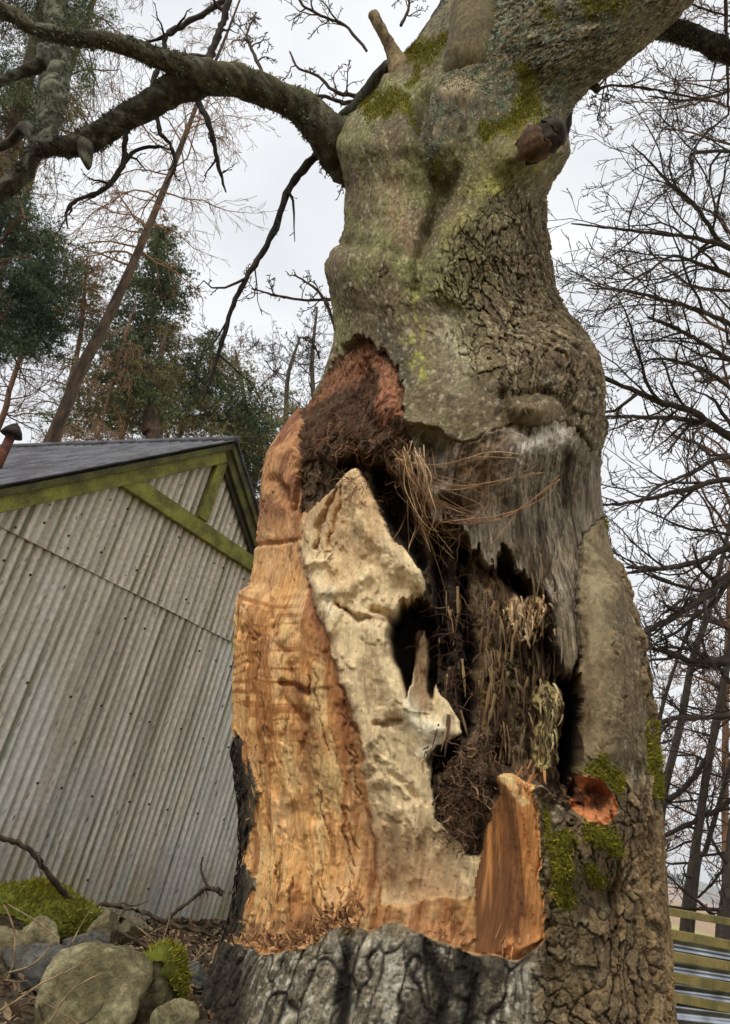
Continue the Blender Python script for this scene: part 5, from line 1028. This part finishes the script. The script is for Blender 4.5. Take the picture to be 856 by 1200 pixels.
def branch(pl, Yw_, rp, label, mat, seed, dens=(3, 2), lv=1, name='fallen_branch', cat='branch', group=None, n=30, wig=.3):
    Yl = Yw_ if isinstance(Yw_, (list, tuple)) else [Yw_] * len(pl); pts = [Vector(atY(a, b, y)) for (a, b), y in zip(pl, Yl)]
    g = Grower(seed, wig=wig, density=dens, levels=lv, lenf=(.12, .3), rmin=.0009, sides=(7, 5, 4)); rr = [r * (.6 if mat is BR2 else .85) * Yl[0] * 1.15 / F for r in rp]; g.main(pts, rr, n)
    o = g.mesh(name, mat, None); off = pts[0].copy(); o.data.transform(Matrix.Translation(-off)); o.location = off; tag(o, label, cat, group); return o
branch([(-20, 974), (0, 982), (25, 990), (45, 1008), (62, 1030), (76, 1047), (78, 1056)], [2.3, 2.32, 2.35, 2.38, 2.42, 2.46, 2.48], (3, 3, 3, 3, 3, 3.4, 2), 'dark knobbly branch curving down onto the mossy stone from the left', BR1, 51)
branch([(108, 1070), (118, 1060), (140, 1062), (170, 1070), (200, 1083), (235, 1092), (252, 1098)], 2.6, (1.5, 2.2, 2.4, 2.4, 2.4, 2, 1), 'long dark twig lying level in front of the shed foot', BR1, 52)
branch([(194, 1080), (210, 1065), (228, 1052), (240, 1042), (252, 1042), (262, 1048)], 2.4, (1.5, 2, 2, 2.2, 3, 3), 'crooked twig rising to the bark with a peeled orange tip', BR1, 53, dens=(5, 2))
branch([(238, 1004), (236, 1020), (244, 1040)], 2.38, (.8, 1.2, 1.6), 'short bare twig pointing up beside the bark', BR1, 54, lv=0)
branch([(140, 1092), (165, 1105), (185, 1118), (198, 1135), (206, 1155), (214, 1170)], 2.15, (1.4, 1.8, 2, 2, 2, 1.4), 'dark bramble stem looping past the mossy shoulder', BR1, 55)
branch([(185, 1090), (184, 1110), (186, 1130)], 2.3, (1.3, 1.3, 1), 'short dark twig standing among the litter', BR1, 56, lv=0)
branch([(4, 1060), (14, 1080), (18, 1105), (14, 1135), (2, 1160), (-6, 1170)], 2.05, (1.3, 1.5, 1.6, 1.6, 1.5, 1.2), 'pale arching stalk at the left edge', BR2, 57, lv=0, name='dry_stalk', cat='stalk', wig=.1)
branch([(-10, 1190), (20, 1172), (50, 1152), (75, 1140), (110, 1122)], 1.85, (1.6, 1.6, 1.5, 1.2, .8), 'straw coloured stalk crossing the boulder from the lower left', BR2, 58, lv=0, name='dry_stalk', cat='stalk', wig=.1)
branch([(10, 1140), (35, 1132), (52, 1118), (64, 1100)], 2.0, (1.4, 1.3, 1.1, .8), 'thin straw coloured stalk over the slaty stone', BR2, 59, lv=0, name='dry_stalk', cat='stalk', wig=.1)
branch([(106, 1066), (95, 1085), (82, 1108), (66, 1135), (60, 1160)], 2.05, (1.2, 1.2, 1.2, 1, .8), 'pale forked stalk leaning across the dark stone', BR2, 60, dens=(3,), lv=1, name='dry_stalk', cat='stalk', wig=.1)
branch([(10, 1060), (40, 1078), (66, 1098), (70, 1110)], 2.1, (1, 1.2, 1.2, .8), 'thin pale stalk draped over the mossy cap', BR2, 61, lv=0, name='dry_stalk', cat='stalk', wig=.1)
branch([(200, 1062), (198, 1080), (192, 1100), (188, 1115)], 2.3, (1, 1.1, 1.1, .8), 'pale upright stalk in the litter near the shed', BR2, 62, lv=0, name='dry_stalk', cat='stalk', wig=.1)
branch([(60, 1195), (80, 1165), (100, 1150), (120, 1140)], 1.8, (1.5, 1.3, 1.1, .8), 'straw stalk lying up the face of the big boulder', BR2, 63, lv=0, name='dry_stalk', cat='stalk', wig=.1)
branch([(160, 1085), (178, 1100), (196, 1118), (222, 1128), (245, 1112)], 2.3, (1.2, 1.3, 1.3, 1, .8), 'pale looping stalk by the foot of the tree', BR2, 64, lv=1, dens=(3,), name='dry_stalk', cat='stalk', wig=.12)
branch([(25, 1165), (60, 1150), (95, 1112), (104, 1100)], 2.0, (1.3, 1.2, 1, .8), 'straight pale stalk between the half buried stone and the dark stone', BR2, 65, lv=0, name='dry_stalk', cat='stalk', wig=.1)

# ================================================================== FENCE beyond the tree
FA = math.radians(60); FDv = np.array([math.sin(FA), math.cos(FA), 0]); FNv = np.array([math.cos(FA), -math.sin(FA), 0])
F0 = CAM + ray(770, 1090) * 6.0
def onf(x, y, off=0.0):
    d = ray(x, y); return CAM + d * (((F0 + FNv * off - CAM) @ FNv) / (d @ FNv))
RAILW = wood_mat('fence_rail_wood', alb(150, 132, 78), alb(112, 104, 58), None, 4); GALV = material('galvanised_sheet', alb(176, 182, 190), rough=.26, metal=.92, nscale=12, namp=.15, bscale=20, bstr=.1, spec=.5, col2=alb(120, 124, 132), mscale=3)
_e = onf(770, 1170); FENCE = empty('fence', (_e[0], _e[1], -.1), 'wooden rail fence backed with shiny corrugated metal beyond the tree', 'fence')
def rail(y0, y1, h0, h1):
    a, b = onf(770, y0, .03), onf(856, y1, .03); a2, b2 = onf(770, y0 + h0, .03), onf(856, y1 + h1, .03); d = b - a; a_ = a - d * 1.6; b_ = b + d * 3.4
    hh = ((a - a2)[2] + (b - b2)[2]) / 4; m = MB(); m.box((a_ + b_) / 2 - np.array([0, 0, hh]), (b_ - a_) / 2, FNv * .014, np.array([0, 0, hh]), None, .004); m.build('rail', RAILW, FENCE, smooth=False)
for q in ((1061, 1076, 9.5, 9), (1085.5, 1102, 11.5, 11.5), (1111, 1127, 11.5, 11), (1135, 1151.5, 12.5, 12), (1159, 1176, 12, 11)): rail(*q)
def csheet(y0, y1, yb0, yb1):
    a, b = onf(770, y0), onf(856, y1); c_, d_ = onf(770, yb0), onf(856, yb1); e = b - a; a = a - e * 1.6; b = a + e * 6; f_ = d_ - c_; c_ = c_ - f_ * 1.6; d_ = c_ + f_ * 6
    h = (a - c_)[2]; nw = max(2, round(h / .076)); n = nw * 12; t = np.linspace(0, 1, n)[:, None, None]; s = np.linspace(0, 1, 24)[None, :, None]
    V = (a * (1 - s) + b * s) * (1 - t) + (c_ * (1 - s) + d_ * s) * t - FNv * (.009 * np.cos(t * nw * 2 * math.pi) + .012)
    i, j = np.meshgrid(np.arange(n - 1), np.arange(23), indexing='ij'); Qd = np.stack([i * 24 + j, i * 24 + j + 1, (i + 1) * 24 + j + 1, (i + 1) * 24 + j], -1).reshape(-1, 4)
    o = mk('corrugated_panel', V.reshape(-1, 3), [Qd], GALV, FENCE); m = o.modifiers.new('thick', 'SOLIDIFY'); m.thickness = .003
csheet(1090, 1106, 1330, 1330)
for x in (700, 905, 1010):
    a = onf(x, 1075, -.06); m = MB(); m.box((a[0], a[1], a[2] / 2 + .02), FDv * .05, FNv * .05, (0, 0, a[2] / 2 + .02), None, .006); m.build('post', RAILW, FENCE, smooth=False)

# ================================================================== TREES BEYOND
def tree_root(px, py, Yq, name, label, group=None):
    p = atY(px, py, Yq); return empty(name, (p[0], p[1], float(hgt(p[0], p[1])) - .05), label, 'tree', group)
def tmat(nm, c): return material(nm, alb(*c), bstr=0, nscale=25, namp=.3)
TB1 = material('pine_bark', alb(96, 78, 62), col2=alb(60, 50, 42), mscale=8, nscale=20, bscale=25, bstr=.6, bdist=.03, stretch=(1, 1, .3)); TB2 = tmat('grey_bark', (74, 66, 58)); TB3 = tmat('red_twigs', (104, 78, 62)); TB4 = tmat('dark_twigs', (56, 48, 42)); TB5 = tmat('larch_twigs', (138, 108, 82))
NEED = material('needles', attr=True, nscale=3, namp=.25, bstr=0)
def ext_down(pl, Yq):
    """continue a trunk from its lowest traced point to the ground"""
    p = atY(*pl[0], Yq); q = atY(*pl[1], Yq); g = float(hgt(p[0], p[1])) - .1
    return [Vector((p[0] + (p[0] - q[0]) * .15, p[1], g))] if p[2] > g + .2 else []
def trunk(par, pl, Yq, rp, seed=0, mat=TB2, sides=10):
    base = ext_down(pl, Yq); pts = base + W(pl, Yq); dep = [max(.1, (np.array(p) - CAM) @ FW) for p in W(pl, Yq)]; rr = [r * d / F for r, d in zip(rp, dep)]; rr = ([rr[0] * 1.2] if base else []) + rr
    q = spline(np.column_stack([np.array([tuple(v) for v in pts]), rr]), 40); V, Fs = tube(q[:, :3], np.maximum(q[:, 3], .004), sides, rough=.06, seed=seed); mk('trunk', V, Fs, mat, par); return q
def needles(par, clumps, Yq, seed, size=.07, w=.009, nt=6, mat=NEED, name='crown', label=None, hang=0.0, spread=1.0):
    rs = np.random.RandomState(seed); Vs, Cs = [], []
    if Yq > 15: w *= 1.5; size *= 1.25
    for (px, py, rx, ry, n, tone) in clumps:
        if Yq > 15: n = int(n * 1.35); rx *= 1.3; ry *= 1.3
        # each clump is a bunch of shoots, unevenly filled
        nb = max(4, n // 24); sub = rs.normal(size=(nb, 2)) * .62; ct = []
        c0 = atY(px, py, Yq); sc = ((c0 - CAM) @ FW) / F
        for k in range(nb):
            m = n // nb; cen = c0 + RT * sub[k, 0] * rx * sc - UP * sub[k, 1] * ry * sc + FW * rs.normal() * (rx + ry) * .4 * sc; ct.append(cen + rs.normal(size=(m, 3)) * np.array([rx, (rx + ry) / 2, ry * .55]) * sc * .2 * spread)
        p = np.concatenate(ct); m = len(p); p = np.repeat(p, nt, 0); d = rs.normal(size=p.shape) + np.array([0, 0, .35 - hang]); d /= np.linalg.norm(d, axis=1)[:, None]
        t = np.cross(d, rs.normal(size=d.shape)); t /= np.linalg.norm(t, axis=1)[:, None] + 1e-9; l = size * rs.uniform(.6, 1.3, (len(p), 1))
        V = np.stack([p - t * w, p + t * w, p + d * l], 1).reshape(-1, 3); Vs.append(V); Cs.append(np.repeat(np.repeat(alb(*tone) * rs.uniform(.55, 1.5, (m, 1)), nt, 0), 3, 0))
    V = np.concatenate(Vs); return mk(name, V, [np.arange(len(V)).reshape(-1, 3)], mat, par, np.concatenate(Cs), smooth=False)
def boughs(par, q, seed, Lb, z0, z1, n, mat=TB3, trop=(0, 0, -.03), lv=2, dens=(6, 4), wig=.22, rmin=.006, ang=(1.1, 1.7), lenf=(.25, .5), name='boughs', taper=True):
    """branches springing from the trunk curve q between fractions z0 and z1"""
    g = Grower(seed, wig=wig, trop=trop, density=dens, levels=lv, rmin=rmin, lenf=lenf, sides=(5, 4, 3, 3)); k = len(q)
    for i in range(n):
        t = z0 + (z1 - z0) * (i + g.r.random()) / n; x = t * (k - 1); j = min(int(x), k - 2); p = Vector(q[j, :3]).lerp(Vector(q[j + 1, :3]), x - j); a = g.r.uniform(0, 6.28); el = g.r.uniform(-.25, .5)
        d = Vector((math.cos(a), math.sin(a), el)).normalized(); g.path(p, d, Lb * g.r.uniform(.5, 1.1) * ((1.1 - .75 * (t - z0) / (z1 - z0)) if taper else 1), max(rmin, q[j, 3] * .3), 0)
    return g.mesh(name, mat, par), g
DG, MG, OG, BN = (72, 84, 60), (98, 108, 74), (120, 114, 78), (146, 118, 86)
# --- left: leaning larch with a long bare stem
t = tree_root(60, 512, 15, 'larch_tree', 'slender bare tree leaning right above the shed roof, its long grey stem crossing the sky')
q = trunk(t, [(62, 512), (92, 440), (128, 370), (160, 300), (190, 228), (215, 165), (236, 110), (262, 50), (285, -10)], 15, (8, 7, 6, 4.8, 3.8, 3, 2.2, 1.6, 1), mat=TB1)
boughs(t, q, 61, 3.0, .42, .97, 44, TB5, trop=(0, 0, -.10), lv=2, dens=(13, 4), rmin=.0055, lenf=(.25, .5)); 
t = tree_root(20, 512, 17, 'larch_tree', 'tall larch at the top left with reddish hanging twigs')
q = trunk(t, [(-60, 600), (-20, 400), (40, 200), (90, 60), (125, -50), (150, -160)], 17, (4, 4, 3.4, 3, 2.6, 2), mat=TB3)
boughs(t, q, 62, 4.2, .6, .98, 46, TB3, trop=(0, 0, -.16), lv=2, dens=(16, 4), rmin=.006, lenf=(.25, .5))
# --- pines
t = tree_root(150, 520, 19, 'pine_tree', 'narrow pine with a pointed dark green top just right of the leaning stem')
q = trunk(t, [(140, 520), (155, 440), (170, 380), (182, 310), (188, 268)], 19, (3, 2.6, 2, 1.4, .8), mat=TB3)
boughs(t, q, 63, 2.2, .25, .98, 30, TB3)
needles(t, [(188, 280, 9, 12, 500, MG), (180, 312, 20, 22, 1300, MG), (196, 338, 20, 18, 1100, DG), (170, 350, 22, 16, 1000, MG), (160, 385, 26, 18, 1200, DG), (186, 392, 20, 14, 700, OG), (145, 412, 28, 16, 1200, MG), (130, 445, 30, 18, 1100, OG), (165, 448, 30, 20, 1300, DG), (140, 480, 40, 20, 1800, OG), (110, 495, 30, 16, 900, MG)], 19, 1)
t = tree_root(235, 520, 21, 'pine_tree', 'bushy olive green pine between the shed apex and the leaning stem')
q = trunk(t, [(208, 520), (222, 470), (236, 420), (250, 385)], 21, (2.8, 2.2, 1.8, 1), mat=TB3); boughs(t, q, 64, 2.6, .2, .98, 26, TB3)
needles(t, [(250, 405, 14, 12, 400, MG), (228, 428, 22, 14, 800, MG), (262, 440, 22, 14, 800, OG), (212, 455, 24, 16, 900, DG), (245, 470, 34, 18, 1300, MG), (205, 488, 30, 16, 1000, OG), (275, 478, 26, 18, 900, DG), (240, 505, 44, 18, 1500, OG), (292, 505, 22, 22, 900, DG)], 21, 2)
t = tree_root(300, 560, 23, 'pine_tree', 'dark low pine filling the gap between the shed gable and the torn wood')
q = trunk(t, [(268, 620), (288, 560), (300, 510), (308, 470)], 23, (2.8, 2.2, 1.8, 1), mat=TB3); boughs(t, q, 65, 2.6, .2, .98, 22, TB3)
needles(t, [(300, 515, 26, 16, 900, MG), (285, 540, 24, 18, 1100, DG), (312, 545, 22, 20, 900, OG), (292, 570, 20, 18, 900, DG), (306, 595, 16, 16, 700, DG), (300, 620, 14, 16, 600, DG), (330, 480, 24, 14, 500, OG)], 23, 3)
t = tree_root(-60, 520, 12, 'pine_tree', 'big dark green pine massed at the left edge above the flue')
q = trunk(t, [(-90, 560), (-60, 450), (-25, 330), (5, 210), (30, 100), (50, 0), (65, -90)], 12, (15, 14, 12, 10, 8, 6, 4), mat=TB1); boughs(t, q, 66, 2.0, .15, .95, 40, TB3, rmin=.004, taper=False)
needles(t, [(20, 280, 36, 28, 3600, DG), (48, 330, 34, 26, 3600, DG), (12, 350, 40, 34, 4200, DG), (45, 380, 30, 24, 2600, (46, 60, 38)), (20, 400, 34, 22, 2400, DG), (10, 240, 26, 20, 1600, MG), (60, 290, 22, 16, 900, MG), (22, 205, 30, 18, 1100, OG),
  (20, 140, 36, 26, 2400, MG), (5, 90, 30, 30, 2000, DG), (52, 100, 24, 30, 1400, MG), (86, 60, 30, 30, 2200, MG), (70, 20, 40, 26, 2400, DG), (20, 20, 34, 26, 2000, (92, 74, 50)), (88, 130, 22, 22, 800, OG), (100, 10, 22, 18, 800, MG), (14, 170, 26, 18, 900, (98, 76, 52))], 12, 4, size=.06, w=.006)
t = tree_root(110, 520, 22, 'larch_tree', 'small brownish conifer left of the leaning stem, thin in the crown')
q = trunk(t, [(62, 530), (82, 450), (95, 390), (100, 330), (103, 300)], 22, (4, 3.4, 2.6, 1.8, .9), mat=TB3); boughs(t, q, 67, 2.4, .2, .97, 36, TB3, dens=(8, 4))
needles(t, [(100, 315, 16, 14, 420, (110, 90, 60)), (92, 345, 22, 20, 800, BN), (112, 360, 18, 18, 500, (104, 92, 58)), (80, 372, 18, 14, 380, BN)], 22, 5)
t = tree_root(30, 510, 20, 'larch_tree', 'thin brown twiggy tree behind the rusty flue')
q = trunk(t, [(-10, 520), (12, 455), (30, 400), (40, 360)], 20, (3.6, 3, 2.4, 1.4), mat=TB3); boughs(t, q, 68, 2.8, .05, .97, 34, TB3, dens=(9, 5), trop=(0, 0, .04))
t = tree_root(175, 520, 18, 'pine_tree', 'pine with a thick reddish trunk standing up just behind the shed ridge')
q = trunk(t, [(172, 540), (176, 505), (180, 470), (186, 430), (196, 380)], 18, (10, 9.5, 8, 4, 1.5), mat=TB1)
needles(t, [(180, 470, 22, 14, 500, MG), (192, 440, 18, 14, 500, OG), (160, 455, 16, 12, 300, DG)], 18, 9)
# tan dead fronds of a larch low over the roof
t = tree_root(150, 520, 17.5, 'larch_tree', 'tan drooping larch twigs hanging low just above the roof ridge')
q = trunk(t, [(100, 560), (118, 500), (140, 420), (160, 350)], 17.5, (1.8, 1.6, 1.2, .8), mat=TB3); boughs(t, q, 69, 2.6, .1, .9, 30, TB5, dens=(16, 3), trop=(0, 0, -.2), rmin=.006)
# --- bare trees seen between the pines and the bole
for k, (pl, Yq, rp, lab) in enumerate((
    ([(330, 560), (335, 500), (338, 440), (352, 395)], 24, (4, 3.4, 2.4, 1.2), 'bare twiggy tree rising left of the torn shoulder of the bole'),
    ([(300, 560), (290, 490), (282, 440), (276, 410)], 26, (3.5, 3, 2, 1.2), 'thin bare tree beside the olive pine, paler than its neighbours'),
    ([(372, 560), (368, 470), (366, 420), (372, 360)], 28, (3.5, 3, 2.4, 1.2), 'bare tree half hidden behind the left flank of the bole'))):
    t = tree_root(pl[0][0], pl[0][1], Yq, 'bare_tree', lab, 'bare trees beyond the bole'); q = trunk(t, pl, Yq, rp, mat=TB2); boughs(t, q, 70 + k, 3.4, .25, .98, 22, TB4 if k != 1 else TB3, trop=(0, 0, .09), lv=3, dens=(6, 5, 4), rmin=.007, ang=(.5, 1.0), lenf=(.3, .6))

# --- right: the great bare tree whose limbs sweep in from outside the picture
t = tree_root(1010, 1100, 9, 'bare_tree', 'large bare tree whose long dark limbs sweep in over the sky from the right edge')
q = trunk(t, [(985, 1180), (1010, 1000), (1030, 800), (1050, 600), (1060, 400), (1075, 200), (1090, 0)], 9, (34, 30, 28, 26, 22, 17, 12), mat=TB2, sides=14)
g = Grower(81, wig=.2, trop=(0, 0, .02), density=(13, 6, 5, 4), levels=3, rmin=.0045, ang=(.35, .95), lenf=(.22, .46), sides=(6, 4, 3, 3))
RL = [([(1050, 640), (950, 560), (856, 512), (811, 482), (771, 470), (735, 455), (700, 440), (680, 436)], (14, 9, 6.5, 5.5, 4.5, 3.5, 2.6, 1.5)), ([(1060, 560), (950, 470), (856, 421), (820, 400), (787, 382), (760, 372)], (10, 7, 4.5, 3.6, 3, 2)),
      ([(840, 500), (802, 491), (760, 489), (704, 488)], (4, 3.6, 3, 1.5)), ([(1040, 640), (930, 580), (856, 562), (812, 572), (770, 582), (730, 590), (706, 592)], (8, 6, 4.5, 4, 3.2, 2.4, 1.4)), ([(1040, 700), (940, 620), (856, 640), (830, 655), (802, 662), (770, 666), (735, 664)], (8, 7, 5, 4.4, 4, 3, 2)),
      ([(1030, 760), (940, 670), (856, 676), (835, 692), (812, 709), (785, 725), (755, 742)], (9, 8, 7, 6, 5.2, 4.4, 3)), ([(1075, 380), (950, 320), (853, 289), (830, 262), (807, 233), (785, 215), (762, 190), (740, 170)], (8, 6, 4.5, 3.8, 3, 2.4, 1.8, 1.2)),
      ([(1075, 390), (960, 330), (856, 291), (820, 280), (763, 273), (720, 268), (670, 262)], (7, 5.5, 4.4, 3.6, 2.8, 2, 1.1)), ([(1070, 480), (960, 420), (856, 379), (815, 362), (773, 350), (730, 340), (690, 338)], (7, 6, 4.2, 3.6, 3, 2.2, 1.2)), ([(1090, 250), (950, 190), (870, 178), (813, 180), (812, 200), (808, 216)], (6, 5, 3.6, 3, 2.6, 1.4)),
      ([(853, 135), (835, 150), (818, 168), (813, 190)], (2.2, 2, 1.8, 1.4)), ([(1070, 450), (950, 370), (856, 323), (822, 310), (790, 300), (767, 313), (740, 330), (715, 352)], (7, 5, 4, 3.2, 2.6, 2.2, 1.6, 1)), ([(856, 455), (830, 436), (800, 425), (770, 420), (745, 428)], (3.5, 3, 2.6, 2, 1.2)),
      ([(1040, 620), (930, 540), (856, 535), (835, 540), (812, 553), (790, 562), (765, 575), (745, 600)], (6, 4.5, 3.6, 3.4, 3, 2.4, 2, 1)), ([(1090, 150), (960, 120), (880, 100), (840, 112), (800, 118), (760, 112)], (5, 4, 3, 2.4, 2, 1.2)), ([(856, 800), (830, 770), (800, 760), (775, 758)], (3, 2.6, 2.4, 1.5)),
      ([(1035, 820), (930, 790), (856, 776), (809, 774), (780, 764), (752, 756)], (7, 6, 5, 4.4, 3.6, 2.6)), ([(1030, 860), (930, 845), (856, 839), (815, 842), (793, 841), (765, 850)], (6, 4.6, 3.4, 3, 3, 2.4))]
for pl, rp in RL:
    pts = W(pl, 9); Ysp = np.linspace(9, 8.2, len(pl)); pts = [Vector(atY(a, b, y)) for (a, b), y in zip(pl, Ysp)]; g.main(pts, [r * .8 * 9 * 1.12 / F for r in rp], 34, start=.08)
g.mesh('boughs', TB4, t, 0, 1); g.mesh('crown', TB4, t, 2, 3)
# second bare tree further right and back: fills the sky with fine twigs
for k, (pl, Yq, rp, lab, Lb, n_) in enumerate((
    ([(905, 1080), (895, 800), (880, 560), (870, 300), (872, 80), (880, -60)], 13, (14, 12, 9, 7, 4, 2), 'bare tree just outside the right edge filling the sky with fine dark twigs', 3.6, 46),
    ([(764, 1017), (772, 979), (780, 922), (799, 843), (812, 773), (831, 716), (850, 640), (865, 560)], 11, (5, 5, 4.6, 4.4, 4, 3.4, 2.4, 1.6), 'slim dark trunk closest to the bole above the fence', 1.8, 16),
    ([(806, 1060), (812, 1020), (818, 976), (831, 890), (842, 836), (856, 757), (872, 680)], 10, (6, 6, 5, 4.6, 4.4, 4, 3), 'straight dark trunk rising behind the fence rail in the middle of the gap', 1.8, 14),
    ([(818, 1022), (826, 1000), (834, 973), (845, 935), (856, 897), (875, 830)], 10.4, (2.6, 3, 3, 2.8, 2.6, 2), 'thinner stem forking away to the right of the straight trunk', 1.4, 9),
    ([(768, 881), (777, 827), (794, 773), (812, 725), (835, 670)], 14, (2.2, 2.2, 2, 1.6, 1), 'very thin far stem seen just right of the bole', 1.6, 12),
    ([(846, 1110), (853, 1050), (860, 980), (872, 900), (890, 800)], 9.5, (9, 8, 7.4, 7, 6), 'dark trunk cut by the right edge of the picture behind the fence', 1.6, 12))):
    t = tree_root(pl[0][0], pl[0][1], Yq, 'bare_tree', lab, 'bare trees behind the fence'); q = trunk(t, pl, Yq, rp, mat=TB2 if k != 4 else TB4)
    z0 = .3 if k == 0 else .22
    boughs(t, q, 90 + k, Lb, z0, .98, n_, TB4 if k else TB3, trop=(0, 0, .07), lv=3, dens=(7, 5, 4) if k == 0 else (4, 4, 3), rmin=.0042 if k else .006, ang=(.5, 1.1), lenf=(.3, .58), taper=False)
# traced boughs of the slim trunks
t = [o for o in COL.objects if o.get('label', '').startswith('straight dark trunk')][0]
g = Grower(99, wig=.15, density=(4, 3, 2), levels=2, rmin=.003, sides=(6, 4, 3))
for pl, rp in (([(774, 982), (800, 970), (825, 957), (840, 950), (870, 928)], (2.6, 3, 3.2, 3.4, 3)), ([(783, 938), (800, 925), (815, 909), (828, 890), (838, 866)], (4, 3.6, 3.4, 3, 2.4)), ([(818, 1052), (835, 1035), (850, 1015), (870, 990)], (1.4, 1.8, 1.8, 1.6)), ([(764, 1018), (778, 1003), (785, 988)], (1.2, 1.4, 1))):
    g.main(W(pl, 10), [r * .5 * 10 * 1.12 / F * 1.7 for r in rp], 20)
g.mesh('boughs', TB4, t)
t = tree_root(740, 560, 30, 'bare_tree', 'reddish brown far tree showing low at the right edge above the limbs'); q = trunk(t, [(850, 1060), (850, 900), (852, 760), (856, 660)], 30, (4, 4, 3, 2), mat=TB3); boughs(t, q, 110, 4.5, .3, .98, 34, TB3, trop=(0, 0, .06), lv=3, dens=(6, 5, 4), rmin=.010, ang=(.5, 1.0), lenf=(.3, .55), taper=False)
t = tree_root(780, 1060, 34, 'bare_tree', 'pale far tree low in the gap between bole and fence trunks'); q = trunk(t, [(770, 1050), (768, 960), (772, 880), (778, 800)], 34, (3, 3, 2, 1), mat=TB3); boughs(t, q, 111, 4, .25, .98, 30, TB5, trop=(0, 0, .06), lv=3, dens=(6, 4, 3), rmin=.009, ang=(.5, 1.0), lenf=(.3, .55), taper=False)

# ================================================================== AIR: faint haze over the far hills
hz_ = bpy.data.materials.new('haze'); hz_.use_nodes = True; t = hz_.node_tree; t.nodes.clear(); o_ = t.nodes.new('ShaderNodeOutputMaterial'); v_ = t.nodes.new('ShaderNodeVolumePrincipled')
v_.inputs['Color'].default_value = (.86, .92, 1, 1); v_.inputs['Density'].default_value = 0.00035; t.links.new(v_.outputs[0], o_.inputs['Volume'])
mb = MB(); mb.box((0, 0, 100), (4400, 0, 0), (0, 4400, 0), (0, 0, 160)); o = mb.build('haze', hz_, None, smooth=False); tag(o, kind='stuff')
scene.cycles.volume_bounces = 1
